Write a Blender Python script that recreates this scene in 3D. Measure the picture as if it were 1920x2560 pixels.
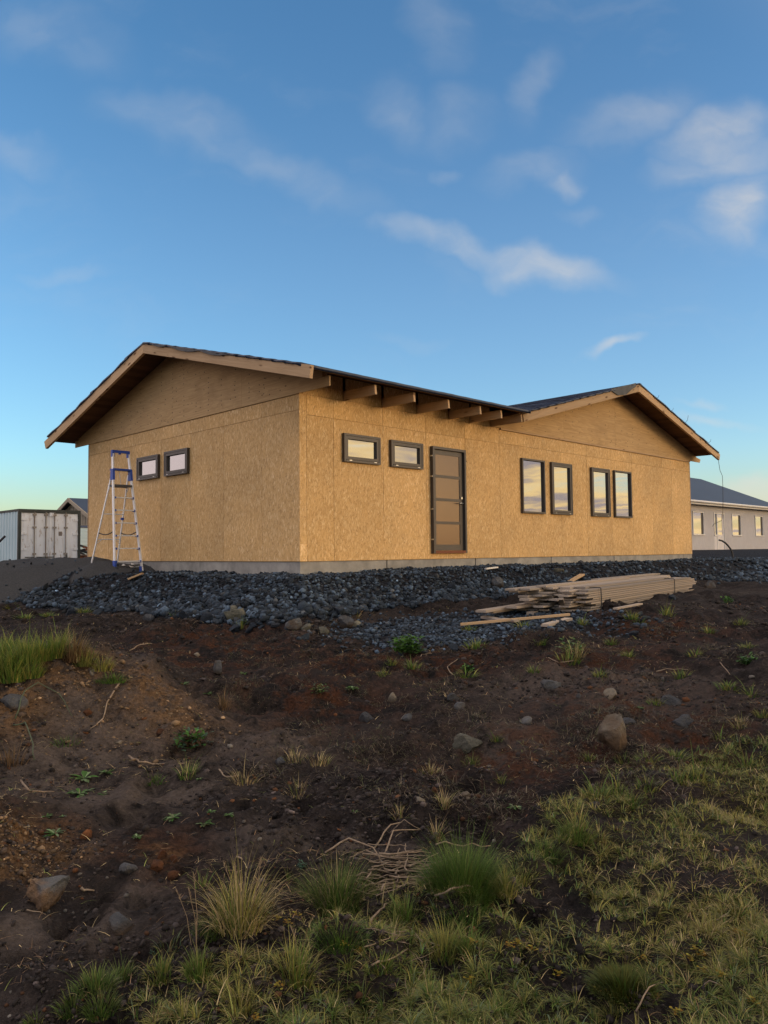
import bpy, bmesh, math, random
import numpy as np
from mathutils import Vector, Matrix

R = math.radians
rng = np.random.default_rng(11)
random.seed(11)
for o in list(bpy.data.objects):
    bpy.data.objects.remove(o)
SC = bpy.context.scene
COL = SC.collection

# ------------------------------------------------------------------ camera
EYE = Vector((0, 0, 1.6))
FPX, PITCH, ROLL = 1933.56, 0.0521, 0.0099          # focal length in photo pixels, tilt up, roll
_up0 = Vector((0, -math.sin(PITCH), math.cos(PITCH)))
_fw = Vector((0, math.cos(PITCH), math.sin(PITCH)))
_rt = Vector((1, 0, 0)) * math.cos(ROLL) - _up0 * math.sin(ROLL)
_up = Vector((1, 0, 0)) * math.sin(ROLL) + _up0 * math.cos(ROLL)
cam = bpy.data.cameras.new('camera')
cam.sensor_fit = 'HORIZONTAL'
cam.sensor_width = 36
cam.lens = 36 * FPX / 1920
cam.clip_start = 0.05
cam.clip_end = 6000
co = bpy.data.objects.new('camera', cam)
COL.objects.link(co)
M = Matrix((_rt, _up, -_fw)).transposed().to_4x4()
M.translation = EYE
co.matrix_world = M
SC.camera = co

# ------------------------------------------------------------------ light and exposure
SUN_EL, SUN_AZ = 6.0, 108.0        # low evening sun, to the right of the view
SC.view_settings.view_transform = 'Standard'
SC.view_settings.look = 'None'
SC.view_settings.exposure = 2.07
SC.view_settings.gamma = 1
SC.view_settings.use_curve_mapping = False
SC.render.engine = 'CYCLES'
SC.cycles.use_denoising = True
SC.cycles.max_bounces = 6
SC.cycles.diffuse_bounces = 3
SC.cycles.glossy_bounces = 3
SC.cycles.use_fast_gi = False
sl = bpy.data.lights.new('sun', 'SUN')
sl.energy = 0.31
sl.angle = R(18)
sl.color = (1.0, 0.69, 0.38)
so = bpy.data.objects.new('sun', sl)
COL.objects.link(so)
sd = Vector((math.sin(R(SUN_AZ)) * math.cos(R(SUN_EL)), math.cos(R(SUN_AZ)) * math.cos(R(SUN_EL)), math.sin(R(SUN_EL))))
so.rotation_euler = sd.to_track_quat('Z', 'Y').to_euler()


# node helpers
class NT:
    def __init__(s, nt):
        s.nt = nt

    def n(s, t, **kw):
        d = s.nt.nodes.new(t)
        for k, v in kw.items():
            if k.startswith('i_'):
                d.inputs[int(k[2:]) if k[2:].isdigit() else k[2:].replace('_', ' ')].default_value = v
            else:
                setattr(d, k, v)
        return d

    def l(s, a, b):
        s.nt.links.new(a, b)

    def val(s, sock, v):
        if hasattr(v, 'links') or isinstance(v, bpy.types.NodeSocket):
            s.l(v, sock)
        else:
            sock.default_value = v

    def m(s, op, a, b=None, c=None, clamp=False):
        d = s.nt.nodes.new('ShaderNodeMath')
        d.operation = op
        d.use_clamp = clamp
        for k, v in enumerate((a, b, c)):
            if v is not None:
                s.val(d.inputs[k], v)
        return d.outputs[0]

    def vm(s, op, a, b=None):
        d = s.nt.nodes.new('ShaderNodeVectorMath')
        d.operation = op
        s.val(d.inputs[0], a)
        if b is not None:
            s.val(d.inputs[3] if op == 'SCALE' else d.inputs[1], b)
        return d.outputs[1] if op in ('LENGTH', 'DOT_PRODUCT') else d.outputs[0]

    def mix(s, f, a, b, mode='MIX'):
        d = s.nt.nodes.new('ShaderNodeMix')
        d.data_type = 'RGBA'
        d.blend_type = mode
        for sock, v in ((d.inputs[0], f), (d.inputs[6], a), (d.inputs[7], b)):
            if isinstance(v, tuple) and len(v) == 3:
                v = (*v, 1)
            s.val(sock, v)
        return d.outputs[2]

    def rng(s, v, a, b, c=0.0, d=1.0, smooth=True):
        k = s.nt.nodes.new('ShaderNodeMapRange')
        k.interpolation_type = 'SMOOTHSTEP' if smooth else 'LINEAR'
        s.val(k.inputs[0], v)
        for i, x in enumerate((a, b, c, d)):
            k.inputs[1 + i].default_value = x
        return k.outputs[0]

    def noise(s, vec, scale, detail=3, rough=0.55, dist=0.0, dim='3D'):
        d = s.nt.nodes.new('ShaderNodeTexNoise')
        d.noise_dimensions = dim
        if vec is not None:
            s.l(vec, d.inputs['Vector'])
        d.inputs['Scale'].default_value = scale
        d.inputs['Detail'].default_value = detail
        d.inputs['Roughness'].default_value = rough
        d.inputs['Distortion'].default_value = dist
        return d.outputs[0]

    def vor(s, vec, scale, feature='F1', dim='3D', out='Distance', rnd=1.0):
        d = s.nt.nodes.new('ShaderNodeTexVoronoi')
        d.voronoi_dimensions = dim
        d.feature = feature
        s.l(vec, d.inputs['Vector'])
        d.inputs['Scale'].default_value = scale
        d.inputs['Randomness'].default_value = rnd
        return d.outputs[out]

    def ramp(s, f, stops):
        d = s.nt.nodes.new('ShaderNodeValToRGB')
        e = d.color_ramp.elements
        while len(e) < len(stops):
            e.new(0.5)
        for k, (p, c) in enumerate(stops):
            e[k].position = p
            e[k].color = (*c, 1) if len(c) == 3 else c
        s.l(f, d.inputs[0])
        return d.outputs[0]


# ------------------------------------------------------------------ sky
W = bpy.data.worlds.new('World')
SC.world = W
W.use_nodes = True
T = NT(W.node_tree)
bg = W.node_tree.nodes['Background']
bg.inputs[1].default_value = 0.15
sky = T.n('ShaderNodeTexSky', sky_type='NISHITA', sun_disc=False)
sky.sun_elevation = R(SUN_EL)
sky.sun_rotation = R(SUN_AZ)
sky.air_density = 1.0
sky.dust_density = 0.3
sky.ozone_density = 3.0
geo = T.n('ShaderNodeTexCoord')
D = geo.outputs['Generated']
sep = T.n('ShaderNodeSeparateXYZ')
T.l(D, sep.inputs[0])
dx, dy, dz = sep.outputs
el = T.m('ARCSINE', dz)
# how near the sun's azimuth a direction is: clouds there burn yellow, elsewhere they are pale or rosy
sunward = T.rng(T.vm('DOT_PRODUCT', D, tuple(sd)), 0.1, 0.95)
away = T.rng(T.vm('DOT_PRODUCT', D, tuple(sd)), -0.2, -0.85)
ahead = T.rng(dy, 0.3, 0.75)
glow = T.n('ShaderNodeRGB')                        # backlit edges burn gold, thick cores stay lilac
CORE = T.mix(0.0, (3.5, 2.4, 0.95), (1.15, 0.92, 0.95))
ccol = T.mix(sunward, (2.35, 2.05, 1.85), CORE)
ccol = T.mix(away, ccol, (2.35, 1.85, 1.74))
ccol = T.mix(ahead, ccol, T.mix(T.rng(dx, 0.05, 0.40), (1.02, 1.04, 1.06), (1.26, 1.17, 1.05)))
# small clouds in view: centre (x/y, z/y), half length, half width, tilt, amount
front = T.rng(dy, 0.05, 0.2)
inv = T.m('DIVIDE', 1.0, T.m('MAXIMUM', dy, 0.02))
P2 = T.n('ShaderNodeCombineXYZ')
T.l(T.m('MULTIPLY', dx, inv), P2.inputs[0])
T.l(T.m('MULTIPLY', dz, inv), P2.inputs[1])
P2 = P2.outputs[0]
wob = T.vm('SUBTRACT', T.n('ShaderNodeTexNoise', i_Scale=9.0, i_Detail=4.0).outputs[1], (0.5, 0.5, 0.5))
for nd in W.node_tree.nodes:
    if nd.type == 'TEX_NOISE' and not nd.inputs['Vector'].is_linked:
        T.l(P2, nd.inputs['Vector'])
PW = T.vm('ADD', P2, T.vm('SCALE', wob, 0.10))
CLOUDS = [
    (-0.268, 0.572, 0.10, 0.030, -14, 0.28), (-0.165, 0.525, 0.155, 0.022, -26, 0.26), (-0.07, 0.473, 0.08, 0.018, -24, 0.25),
    (0.150, 0.392, 0.125, 0.018, -12, 0.78), (0.205, 0.376, 0.06, 0.024, -10, 0.78),
    (0.45, 0.55, 0.06, 0.036, 16, 0.62), (0.455, 0.515, 0.07, 0.024, 14, 0.45), (0.345, 0.575, 0.08, 0.032, 12, 0.32),
    (0.475, 0.455, 0.035, 0.05, -30, 0.75), (0.30, 0.262, 0.036, 0.008, 12, 0.65),
    (0.205, 0.510, 0.055, 0.022, 8, 0.32), (0.245, 0.492, 0.02, 0.012, 20, 0.40), (0.085, 0.505, 0.02, 0.01, 5, 0.30),
    (0.02, 0.585, 0.05, 0.03, -35, 0.26), (0.205, 0.625, 0.022, 0.05, -30, 0.24), (0.08, 0.69, 0.03, 0.06, 25, 0.22),
    (0.10, 0.57, 0.05, 0.028, 15, 0.22), (-0.41, 0.368, 0.04, 0.011, -6, 0.30), (-0.485, 0.53, 0.05, 0.02, -20, 0.26),
    (-0.44, 0.70, 0.09, 0.04, -20, 0.24), (0.43, 0.16, 0.05, 0.007, 0, 0.35), (0.50, 0.063, 0.11, 0.018, 4, 0.8), (0.255, 0.455, 0.02, 0.01, 0, 0.2),
    (0.42, 0.186, 0.03, 0.006, 4, 0.3), (0.03, 0.275, 0.04, 0.008, 3, 0.12)]
tot = None
for (cx, cy, a, b, tilt, amt) in CLOUDS:
    v = T.vm('SUBTRACT', PW, (cx, cy, 0))
    rot = T.n('ShaderNodeVectorRotate', rotation_type='Z_AXIS')
    T.l(v, rot.inputs[0])
    rot.inputs['Angle'].default_value = R(-tilt)
    r = T.vm('LENGTH', T.vm('MULTIPLY', rot.outputs[0], (1 / a, 1 / b, 0)))
    f = T.m('MULTIPLY', T.rng(r, 1.7, 0.1), amt)
    tot = f if tot is None else T.m('MAXIMUM', tot, f)
wisp = T.noise(T.vm('MULTIPLY', PW, (1.0, 1.7, 1)), 11, 5, 0.52)
tot = T.m('MULTIPLY', tot, T.rng(wisp, 0.30, 0.68, 0.30, 0.74))
veil = T.m('MULTIPLY', T.rng(T.noise(T.vm('MULTIPLY', PW, (1, 2.4, 1)), 3.2, 6, 0.6), 0.5, 0.8), 0.10)
tot = T.m('MULTIPLY', T.m('MAXIMUM', tot, veil), front)
LAYOFF = (25.03, 2.62, 0.0)
# broken cloud layer over the rest of the sky (what the windows mirror), on a flat sheet overhead
inv2 = T.m('DIVIDE', 1.0, T.m('ADD', T.m('MAXIMUM', dz, 0.0), 0.055))
P3 = T.n('ShaderNodeCombineXYZ')
T.l(T.m('MULTIPLY', dx, inv2), P3.inputs[0])
T.l(T.m('MULTIPLY', dy, inv2), P3.inputs[1])
lay = T.noise(T.vm('ADD', P3.outputs[0], LAYOFF), 0.42, 6, 0.6, 0.6)
lay0 = T.m('ADD', lay, T.m('MULTIPLY', away, 0.14))
lay = T.m('MULTIPLY', T.rng(lay0, 0.40, 0.54), 0.92)
side = T.m('SUBTRACT', 1.0, T.rng(dy, 0.45, 0.78))
lay = T.m('MULTIPLY', lay, side)
lay = T.m('MULTIPLY', lay, T.rng(dz, 0.0, 0.02))
W.node_tree.nodes.remove(glow)
core_f = CORE.node.inputs[0]
T.l(T.rng(lay0, 0.52, 0.62), core_f)
cl = T.m('MAXIMUM', tot, lay)
clear = T.mix(1.0, sky.outputs[0], (0.60, 0.58, 0.585), 'MULTIPLY')
clear = T.mix(T.rng(T.vm('DOT_PRODUCT', D, tuple(sd)), 0.05, -0.75), clear, T.mix(1.0, clear, (0.76, 0.83, 0.83), 'MULTIPLY'))
clear = T.mix(T.rng(dz, 0.13, 0.0), clear, T.mix(1.0, clear, (0.92, 0.75, 0.65), 'MULTIPLY'))
clear = T.mix(T.rng(dz, 0.30, 0.62), clear, T.mix(1.0, clear, (0.76, 0.92, 0.97), 'MULTIPLY'))
col = T.mix(cl, clear, ccol)
T.l(col, bg.inputs[0])


# ------------------------------------------------------------------ materials
def material(name):
    m = bpy.data.materials.new(name)
    m.use_nodes = True
    t = NT(m.node_tree)
    b = m.node_tree.nodes['Principled BSDF']
    b.inputs['Roughness'].default_value = 0.8
    b.inputs['Specular IOR Level'].default_value = 0.25
    return m, t, b


def coords(t, rand=True):
    c = t.n('ShaderNodeTexCoord').outputs['Object']
    if rand:
        oi = t.n('ShaderNodeObjectInfo').outputs['Random']
        c = t.vm('ADD', c, t.vm('SCALE', (7.3, 5.1, 9.7), t.m('MULTIPLY', oi, 7.0)))
        return c, oi
    return c, None


def bump(t, b, h, strength=0.3, dist=0.01):
    d = t.n('ShaderNodeBump')
    d.inputs['Strength'].default_value = strength
    d.inputs['Distance'].default_value = dist
    t.l(h, d.inputs['Height'])
    t.l(d.outputs[0], b.inputs['Normal'])


def mat_osb(name, tint=(1, 1, 1)):
    m, t, b = material(name)
    c, oi = coords(t)
    s = t.n('ShaderNodeSeparateXYZ')
    t.l(c, s.inputs[0])
    k = t.n('ShaderNodeCombineXYZ')
    t.l(s.outputs[0], k.inputs[0])
    t.l(s.outputs[2], k.inputs[1])
    v = k.outputs[0]
    top = None
    for ang, off in ((-38, 1.3), (-12, 4.1), (4, 7.7), (18, 2.9), (47, 5.3), (86, 6.1)):
        rt = t.n('ShaderNodeVectorRotate', rotation_type='Z_AXIS')
        t.l(v, rt.inputs[0])
        rt.inputs['Angle'].default_value = R(ang)
        w = t.vm('ADD', t.vm('MULTIPLY', rt.outputs[0], (84, 17, 1)), (off, off * 2, 0))
        cc = t.n('ShaderNodeSeparateColor')
        t.l(t.vor(w, 1.0, dim='2D', out='Color'), cc.inputs[0])
        f = cc.outputs[0]
        if abs(ang) > 30:
            f = t.m('MULTIPLY', f, 0.95 if abs(ang) < 60 else 0.9)
        top = f if top is None else t.m('MAXIMUM', top, f)
    fine = t.noise(t.vm('MULTIPLY', v, (90, 8, 1)), 1.0, 3)
    big = t.noise(c, 0.9, 2)
    val = t.m('ADD', top, t.m('MULTIPLY', t.m('SUBTRACT', fine, 0.5), 0.16))
    q = lambda *x: tuple(a * b_ for a, b_ in zip(x, tint))
    colr = t.ramp(val, [(0.50, q(0.41, 0.255, 0.115)), (0.72, q(0.535, 0.342, 0.150)), (0.86, q(0.61, 0.397, 0.178)), (0.955, q(0.66, 0.448, 0.226)), (1.0, q(0.80, 0.61, 0.36))])
    colr = t.mix(1.0, colr, t.ramp(big, [(0.3, (0.86, 0.86, 0.86)), (0.7, (1.06, 1.04, 1.0))]), 'MULTIPLY')
    colr = t.mix(1.0, colr, t.ramp(oi, [(0.0, (0.93, 0.925, 0.91)), (1.0, (1.06, 1.06, 1.06))]), 'MULTIPLY')
    t.l(colr, b.inputs['Base Color'])
    b.inputs['Roughness'].default_value = 0.75
    bump(t, b, val, 0.25, 0.004)
    return m


def mat_wood(name, dark, light, knots=0.6, grey=0.0, rough=0.8, spec=0.2):
    m, t, b = material(name)
    c, oi = coords(t)
    g = t.noise(t.vm('MULTIPLY', c, (1.6, 34, 34)), 1.0, 5, 0.6, 0.5)
    g2 = t.noise(t.vm('MULTIPLY', c, (0.5, 7, 7)), 1.0, 2)
    f = t.m('ADD', t.m('MULTIPLY', g, 0.65), t.m('MULTIPLY', g2, 0.35))
    colr = t.ramp(f, [(0.3, dark), (0.68, light)])
    kd = t.vor(t.vm('MULTIPLY', c, (2.6, 9, 9)), 1.0)
    kn = t.m('MULTIPLY', t.rng(kd, 0.24, 0.07), knots, clamp=True)
    colr = t.mix(kn, colr, (0.10, 0.045, 0.02))
    colr = t.mix(1.0, colr, t.ramp(oi, [(0, (0.66, 0.66, 0.66)), (0.5, (0.95, 0.93, 0.91)), (1, (1.2, 1.17, 1.13))]), 'MULTIPLY')
    if grey:
        colr = t.mix(t.m('MULTIPLY', t.rng(t.noise(c, 2.0, 4), 0.35, 0.75), grey), colr, (0.26, 0.24, 0.225))
    t.l(colr, b.inputs['Base Color'])
    b.inputs['Roughness'].default_value = rough
    b.inputs['Specular IOR Level'].default_value = spec
    bump(t, b, f, 0.2, 0.004)
    return m


def mat_ply(name):
    m, t, b = material(name)
    c, oi = coords(t)
    cath = t.noise(t.vm('MULTIPLY', c, (0.55, 3.4, 3.4)), 1.0, 3, 0.5, 1.1)
    wav = t.m('FRACT', t.m('MULTIPLY', cath, 9.0))
    f = t.m('ADD', t.m('MULTIPLY', t.noise(t.vm('MULTIPLY', c, (2, 50, 50)), 1.0, 4), 0.7), t.m('MULTIPLY', wav, 0.14))
    colr = t.ramp(f, [(0.25, (0.40, 0.26, 0.125)), (0.7, (0.60, 0.415, 0.22))])
    st = t.rng(t.noise(c, 1.3, 4), 0.52, 0.75)
    colr = t.mix(t.m('MULTIPLY', st, 0.35), colr, (0.24, 0.15, 0.075))
    kd = t.vor(t.vm('MULTIPLY', c, (3.0, 5, 5)), 1.0)
    colr = t.mix(t.m('MULTIPLY', t.rng(kd, 0.11, 0.03), 0.7), colr, (0.09, 0.05, 0.025))
    t.l(colr, b.inputs['Base Color'])
    bump(t, b, f, 0.12, 0.003)
    return m


def mat_plain(name, c1, c2=None, rough=0.5, metal=0.0, spec=0.4, scale=4.0, bmp=0.0, lo=0.35, hi=0.7):
    m, t, b = material(name)
    c, oi = coords(t)
    n = t.noise(c, scale, 5, 0.6)
    colr = t.ramp(n, [(lo, c1), (hi, c2 or tuple(x * 1.2 for x in c1))])
    t.l(colr, b.inputs['Base Color'])
    b.inputs['Roughness'].default_value = rough
    b.inputs['Metallic'].default_value = metal
    b.inputs['Specular IOR Level'].default_value = spec
    if bmp:
        bump(t, b, t.noise(c, scale * 4, 4), bmp, 0.01)
    return m


def mat_glass(name, rough, fac, tint=(0.9, 0.9, 0.92), base=(0.012, 0.013, 0.016)):
    m, t, b = material(name)
    b.inputs['Base Color'].default_value = (*base, 1)
    b.inputs['Roughness'].default_value = 0.3
    g = t.n('ShaderNodeBsdfGlossy')
    g.inputs['Color'].default_value = (*tint, 1)
    g.inputs['Roughness'].default_value = rough
    c, oi = coords(t)
    bn = t.n('ShaderNodeBump')
    bn.inputs['Strength'].default_value = 0.05
    bn.inputs['Distance'].default_value = 0.01
    t.l(t.noise(c, 2.2, 1), bn.inputs['Height'])
    t.l(bn.outputs[0], g.inputs['Normal'])
    fr = t.n('ShaderNodeFresnel')
    fr.inputs[0].default_value = 1.5
    mx = t.n('ShaderNodeMixShader')
    t.l(t.m('ADD', t.m('MULTIPLY', fr.outputs[0], 1.2), fac, clamp=True), mx.inputs[0])
    t.l(b.outputs[0], mx.inputs[1])
    t.l(g.outputs[0], mx.inputs[2])
    t.l(mx.outputs[0], m.node_tree.nodes['Material Output'].inputs[0])
    return m


OSB = mat_osb('osb_board')
OSB_PALE = mat_osb('osb_board_pale', (1.25, 1.28, 1.35))
PLY = mat_ply('plywood')
TIMBER = mat_wood('spruce_timber', (0.39, 0.26, 0.150), (0.58, 0.42, 0.265), 1.0)
SHEATH = mat_wood('roof_sheathing_wood', (0.085, 0.043, 0.024), (0.16, 0.085, 0.048), 0.5)  # wood tone darkened to carry the deep shade under the eaves
PLANK = mat_wood('weathered_plank', (0.20, 0.166, 0.138), (0.41, 0.352, 0.300), 0.9, 0.6)
FELT = mat_plain('navy_roofing_felt', (0.012, 0.022, 0.052), (0.026, 0.044, 0.092), 0.46, 0, 0.5, 9, 0.3)
FRAME = mat_plain('brown_grey_window_frame', (0.052, 0.044, 0.040), (0.064, 0.054, 0.049), 0.42, 0, 0.4, 3)
GLASS = mat_glass('window_glass', 0.0, 0.30)
FROST = mat_glass('satin_door_glass', 0.20, 0.10, (0.66, 0.50, 0.40), (0.045, 0.030, 0.021))
CHROME = mat_plain('steel', (0.5, 0.5, 0.5), (0.6, 0.6, 0.6), 0.3, 1.0)
ALU = mat_plain('ladder_aluminium', (0.74, 0.75, 0.77), (0.84, 0.85, 0.87), 0.42, 0.25, 0.5, 20)
BLUE = mat_plain('blue_plastic', (0.018, 0.062, 0.34), (0.028, 0.085, 0.42), 0.5, 0, 0.4)
GREYPL = mat_plain('dark_grey_plastic', (0.06, 0.062, 0.07), (0.09, 0.09, 0.1), 0.6)
BLACK = mat_plain('black_rubber', (0.012, 0.013, 0.016), (0.022, 0.022, 0.026), 0.6)
CONC = mat_plain('concrete', (0.22, 0.215, 0.205), (0.36, 0.35, 0.33), 0.9, 0, 0.2, 3.5, 0.4)
THRESH = mat_wood('threshold_hardwood', (0.13, 0.05, 0.028), (0.20, 0.085, 0.05), 0.2)
WHITE_RUST = None


def mat_chipped(name, base, rust, dark, amt):
    m, t, b = material(name)
    c, oi = coords(t)
    n = t.noise(t.vm('MULTIPLY', c, (1, 1, 0.45)), 5.0, 6, 0.68, 0.4)
    n2 = t.noise(c, 16, 5, 0.7)
    colr = t.ramp(t.noise(c, 1.6, 3), [(0.3, tuple(x * 0.86 for x in base)), (0.7, base)])
    st = t.noise(t.vm('MULTIPLY', c, (9, 9, 0.7)), 1.0, 4)
    colr = t.mix(t.m('MULTIPLY', t.rng(st, 0.52, 0.72), 0.30), colr, rust)
    colr = t.mix(t.m('MULTIPLY', t.rng(n, 0.60 - amt, 0.70 - amt), 0.75), colr, rust)
    colr = t.mix(t.rng(n2, 0.70 - amt * 0.6, 0.74 - amt * 0.6), colr, dark)
    t.l(colr, b.inputs['Base Color'])
    b.inputs['Roughness'].default_value = 0.7
    return m


CONT_WHITE = mat_chipped('chipped_white_paint', (0.74, 0.76, 0.80), (0.36, 0.28, 0.22), (0.08, 0.07, 0.065), 0.03)
CONT_ROD = mat_chipped('rusty_white_rod_paint', (0.30, 0.27, 0.24), (0.20, 0.13, 0.085), (0.07, 0.05, 0.04), 0.08)
CONT_BLUE = mat_plain('pale_blue_steel_paint', (0.42, 0.56, 0.63), (0.48, 0.62, 0.69), 0.55, 0, 0.35, 1.2)
CONT_DARK = mat_plain('dark_green_black_steel', (0.022, 0.028, 0.026), (0.04, 0.046, 0.042), 0.6)
CLADGAP = mat_plain('cladding_shadow_gap_board', (0.07, 0.068, 0.072), (0.09, 0.088, 0.092), 0.8)
CLAD = mat_plain('pale_grey_cladding', (0.56, 0.545, 0.57), (0.62, 0.605, 0.63), 0.7)
TRIM = mat_plain('white_trim_paint', (0.62, 0.61, 0.60), (0.68, 0.67, 0.66), 0.6)
ROOFBLUE = mat_plain('blue_grey_sheet_roof', (0.022, 0.035, 0.062), (0.028, 0.043, 0.074), 0.55, 0, 0.4, 0.6)
BEIGE = mat_plain('beige_boarding', (0.30, 0.26, 0.20), (0.36, 0.31, 0.25), 0.8)


# ------------------------------------------------------------------ mesh helpers
class MB:
    def __init__(s):
        s.v, s.f = [], []

    def add(s, vs, fs):
        k = len(s.v)
        s.v += [tuple(x) for x in vs]
        s.f += [tuple(i + k for i in f) for f in fs]
        return s

    def box(s, x0, x1, y0, y1, z0, z1):
        vs = [(x, y, z) for z in (z0, z1) for y in (y0, y1) for x in (x0, x1)]
        return s.add(vs, [(0, 2, 3, 1), (4, 5, 7, 6), (0, 1, 5, 4), (2, 6, 7, 3), (0, 4, 6, 2), (1, 3, 7, 5)])

    def prism(s, pts, ext):
        n = len(pts)
        e = Vector(ext)
        vs = [Vector(p) for p in pts] + [Vector(p) + e for p in pts]
        return s.add(vs, [tuple(range(n))[::-1], tuple(range(n, 2 * n))] + [(i, (i + 1) % n, n + (i + 1) % n, n + i) for i in range(n)])

    def tube(s, pts, r, n=6, r1=None, cap=True):
        pts = [Vector(p) for p in pts]
        k0 = len(s.v)
        m = len(pts)
        side = None
        for i, p in enumerate(pts):
            d = (pts[min(i + 1, m - 1)] - pts[max(i - 1, 0)]).normalized()
            if side is None:
                side = d.cross(Vector((0, 0, 1)) if abs(d.z) < 0.9 else Vector((1, 0, 0))).normalized()
            side = (side - d * side.dot(d)).normalized()
            up = d.cross(side)
            rr = r if r1 is None else r + (r1 - r) * i / max(1, m - 1)
            for j in range(n):
                a = 2 * math.pi * j / n
                s.v.append(tuple(p + side * (rr * math.cos(a)) + up * (rr * math.sin(a))))
        for i in range(m - 1):
            for j in range(n):
                a, b = k0 + i * n + j, k0 + i * n + (j + 1) % n
                s.f.append((a, b, b + n, a + n))
        if cap:
            s.f.append(tuple(k0 + j for j in range(n))[::-1])
            s.f.append(tuple(k0 + (m - 1) * n + j for j in range(n)))
        return s

    def mesh(s, name, mat, smooth=False):
        me = bpy.data.meshes.new(name)
        me.from_pydata(s.v, [], s.f)
        if mat:
            me.materials.append(mat)
        if smooth:
            me.shade_smooth()
        return me


def link(name, me, parent=None, label=None, cat=None, group=None, kind=None, mat4=None):
    o = bpy.data.objects.new(name, me)
    COL.objects.link(o)
    if parent is not None:
        o.parent = parent
    if mat4 is not None:
        o.matrix_local = mat4
    for k, v in (('label', label), ('category', cat), ('group', group), ('kind', kind)):
        if v:
            o[k] = v
    return o


def build(name, mb, mat, parent=None, smooth=False, **kw):
    return link(name, mb.mesh(name, mat, smooth), parent, **kw)


def thing(name, label, cat, loc=(0, 0, 0), rz=0.0, group=None):
    o = link(name, None, None, label, cat, group)
    o.location = loc
    o.rotation_euler = (0, 0, rz)
    o.empty_display_size = 0.2
    return o


def slab(name, mat, parent, pts, ext, grain, **kw):
    """planar polygon pts pushed along ext; the piece's own x axis runs along the grain, y along ext"""
    g = Vector(grain).normalized()
    y = Vector(ext).normalized()
    g = (g - y * g.dot(y)).normalized()
    z = g.cross(y)
    org = Vector(pts[0])
    Mx = Matrix((g, y, z)).transposed().to_4x4()
    Mx.translation = org
    inv_ = Mx.inverted()
    mb = MB().prism([inv_ @ Vector(p) for p in pts], inv_.to_3x3() @ Vector(ext))
    return link(name, mb.mesh(name, mat), parent, mat4=Mx, **kw)


def board(name, mat, parent, p0, p1, wdir, w, t, **kw):
    """straight board from p0 to p1 (centre line), w wide along wdir, t thick"""
    p0, p1 = Vector(p0), Vector(p1)
    g = (p1 - p0)
    L = g.length
    g = g.normalized()
    z = Vector(wdir)
    z = (z - g * z.dot(g)).normalized()
    y = z.cross(g)
    Mx = Matrix((g, y, z)).transposed().to_4x4()
    Mx.translation = p0
    mb = MB().box(0, L, -t / 2, t / 2, -w / 2, w / 2)
    return link(name, mb.mesh(name, mat), parent, mat4=Mx, **kw)


def clip(poly, axis, val, keep_greater):
    out = []
    n = len(poly)
    for i in range(n):
        a, b = poly[i], poly[(i + 1) % n]
        ina = (a[axis] >= val) == keep_greater
        inb = (b[axis] >= val) == keep_greater
        if ina:
            out.append(a)
        if ina != inb:
            t = (val - a[axis]) / (b[axis] - a[axis])
            out.append(tuple(x + (y - x) * t for x, y in zip(a, b)))
    return out


# ------------------------------------------------------------------ noise for the ground
def _hash(ix, iy, seed):
    h = (ix.astype(np.int64) * 374761393 + iy.astype(np.int64) * 668265263 + seed * 982451653) & 0x7fffffff
    h = ((h ^ (h >> 13)) * 1274126177) & 0x7fffffff
    h = (h ^ (h >> 16)) & 0xffff
    return h / 65535.0


def vnoise(x, y, seed=0):
    ix, iy = np.floor(x), np.floor(y)
    fx, fy = x - ix, y - iy
    fx = fx * fx * fx * (fx * (fx * 6 - 15) + 10)
    fy = fy * fy * fy * (fy * (fy * 6 - 15) + 10)
    a, b = _hash(ix, iy, seed), _hash(ix + 1, iy, seed)
    c, d = _hash(ix, iy + 1, seed), _hash(ix + 1, iy + 1, seed)
    return (a * (1 - fx) + b * fx) * (1 - fy) + (c * (1 - fx) + d * fx) * fy - 0.5


def fbm(x, y, wl, octs, seed=0, gain=0.5):
    o = 0
    a = 1.0
    for k in range(octs):
        o = o + a * vnoise(x / wl + 17.3 * k, y / wl - 9.1 * k, seed + k)
        wl *= 0.5
        a *= gain
    return o


def sstep(a, b, x):
    t = np.clip((x - a) / (b - a), 0, 1)
    return t * t * (3 - 2 * t)


# ------------------------------------------------------------------ ground shape (metres, z relative to the eye, then +1.6)
HO = Vector((-1.3909, 12.7358, 1.4619))      # house corner at the bottom edge of the boarding
YAW = 0.7800
CU, SU = math.cos(YAW), math.sin(YAW)


def to_uv(x, y):
    a, b = x - HO.x, y - HO.y
    return a * CU + b * SU, -a * SU + b * CU


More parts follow.
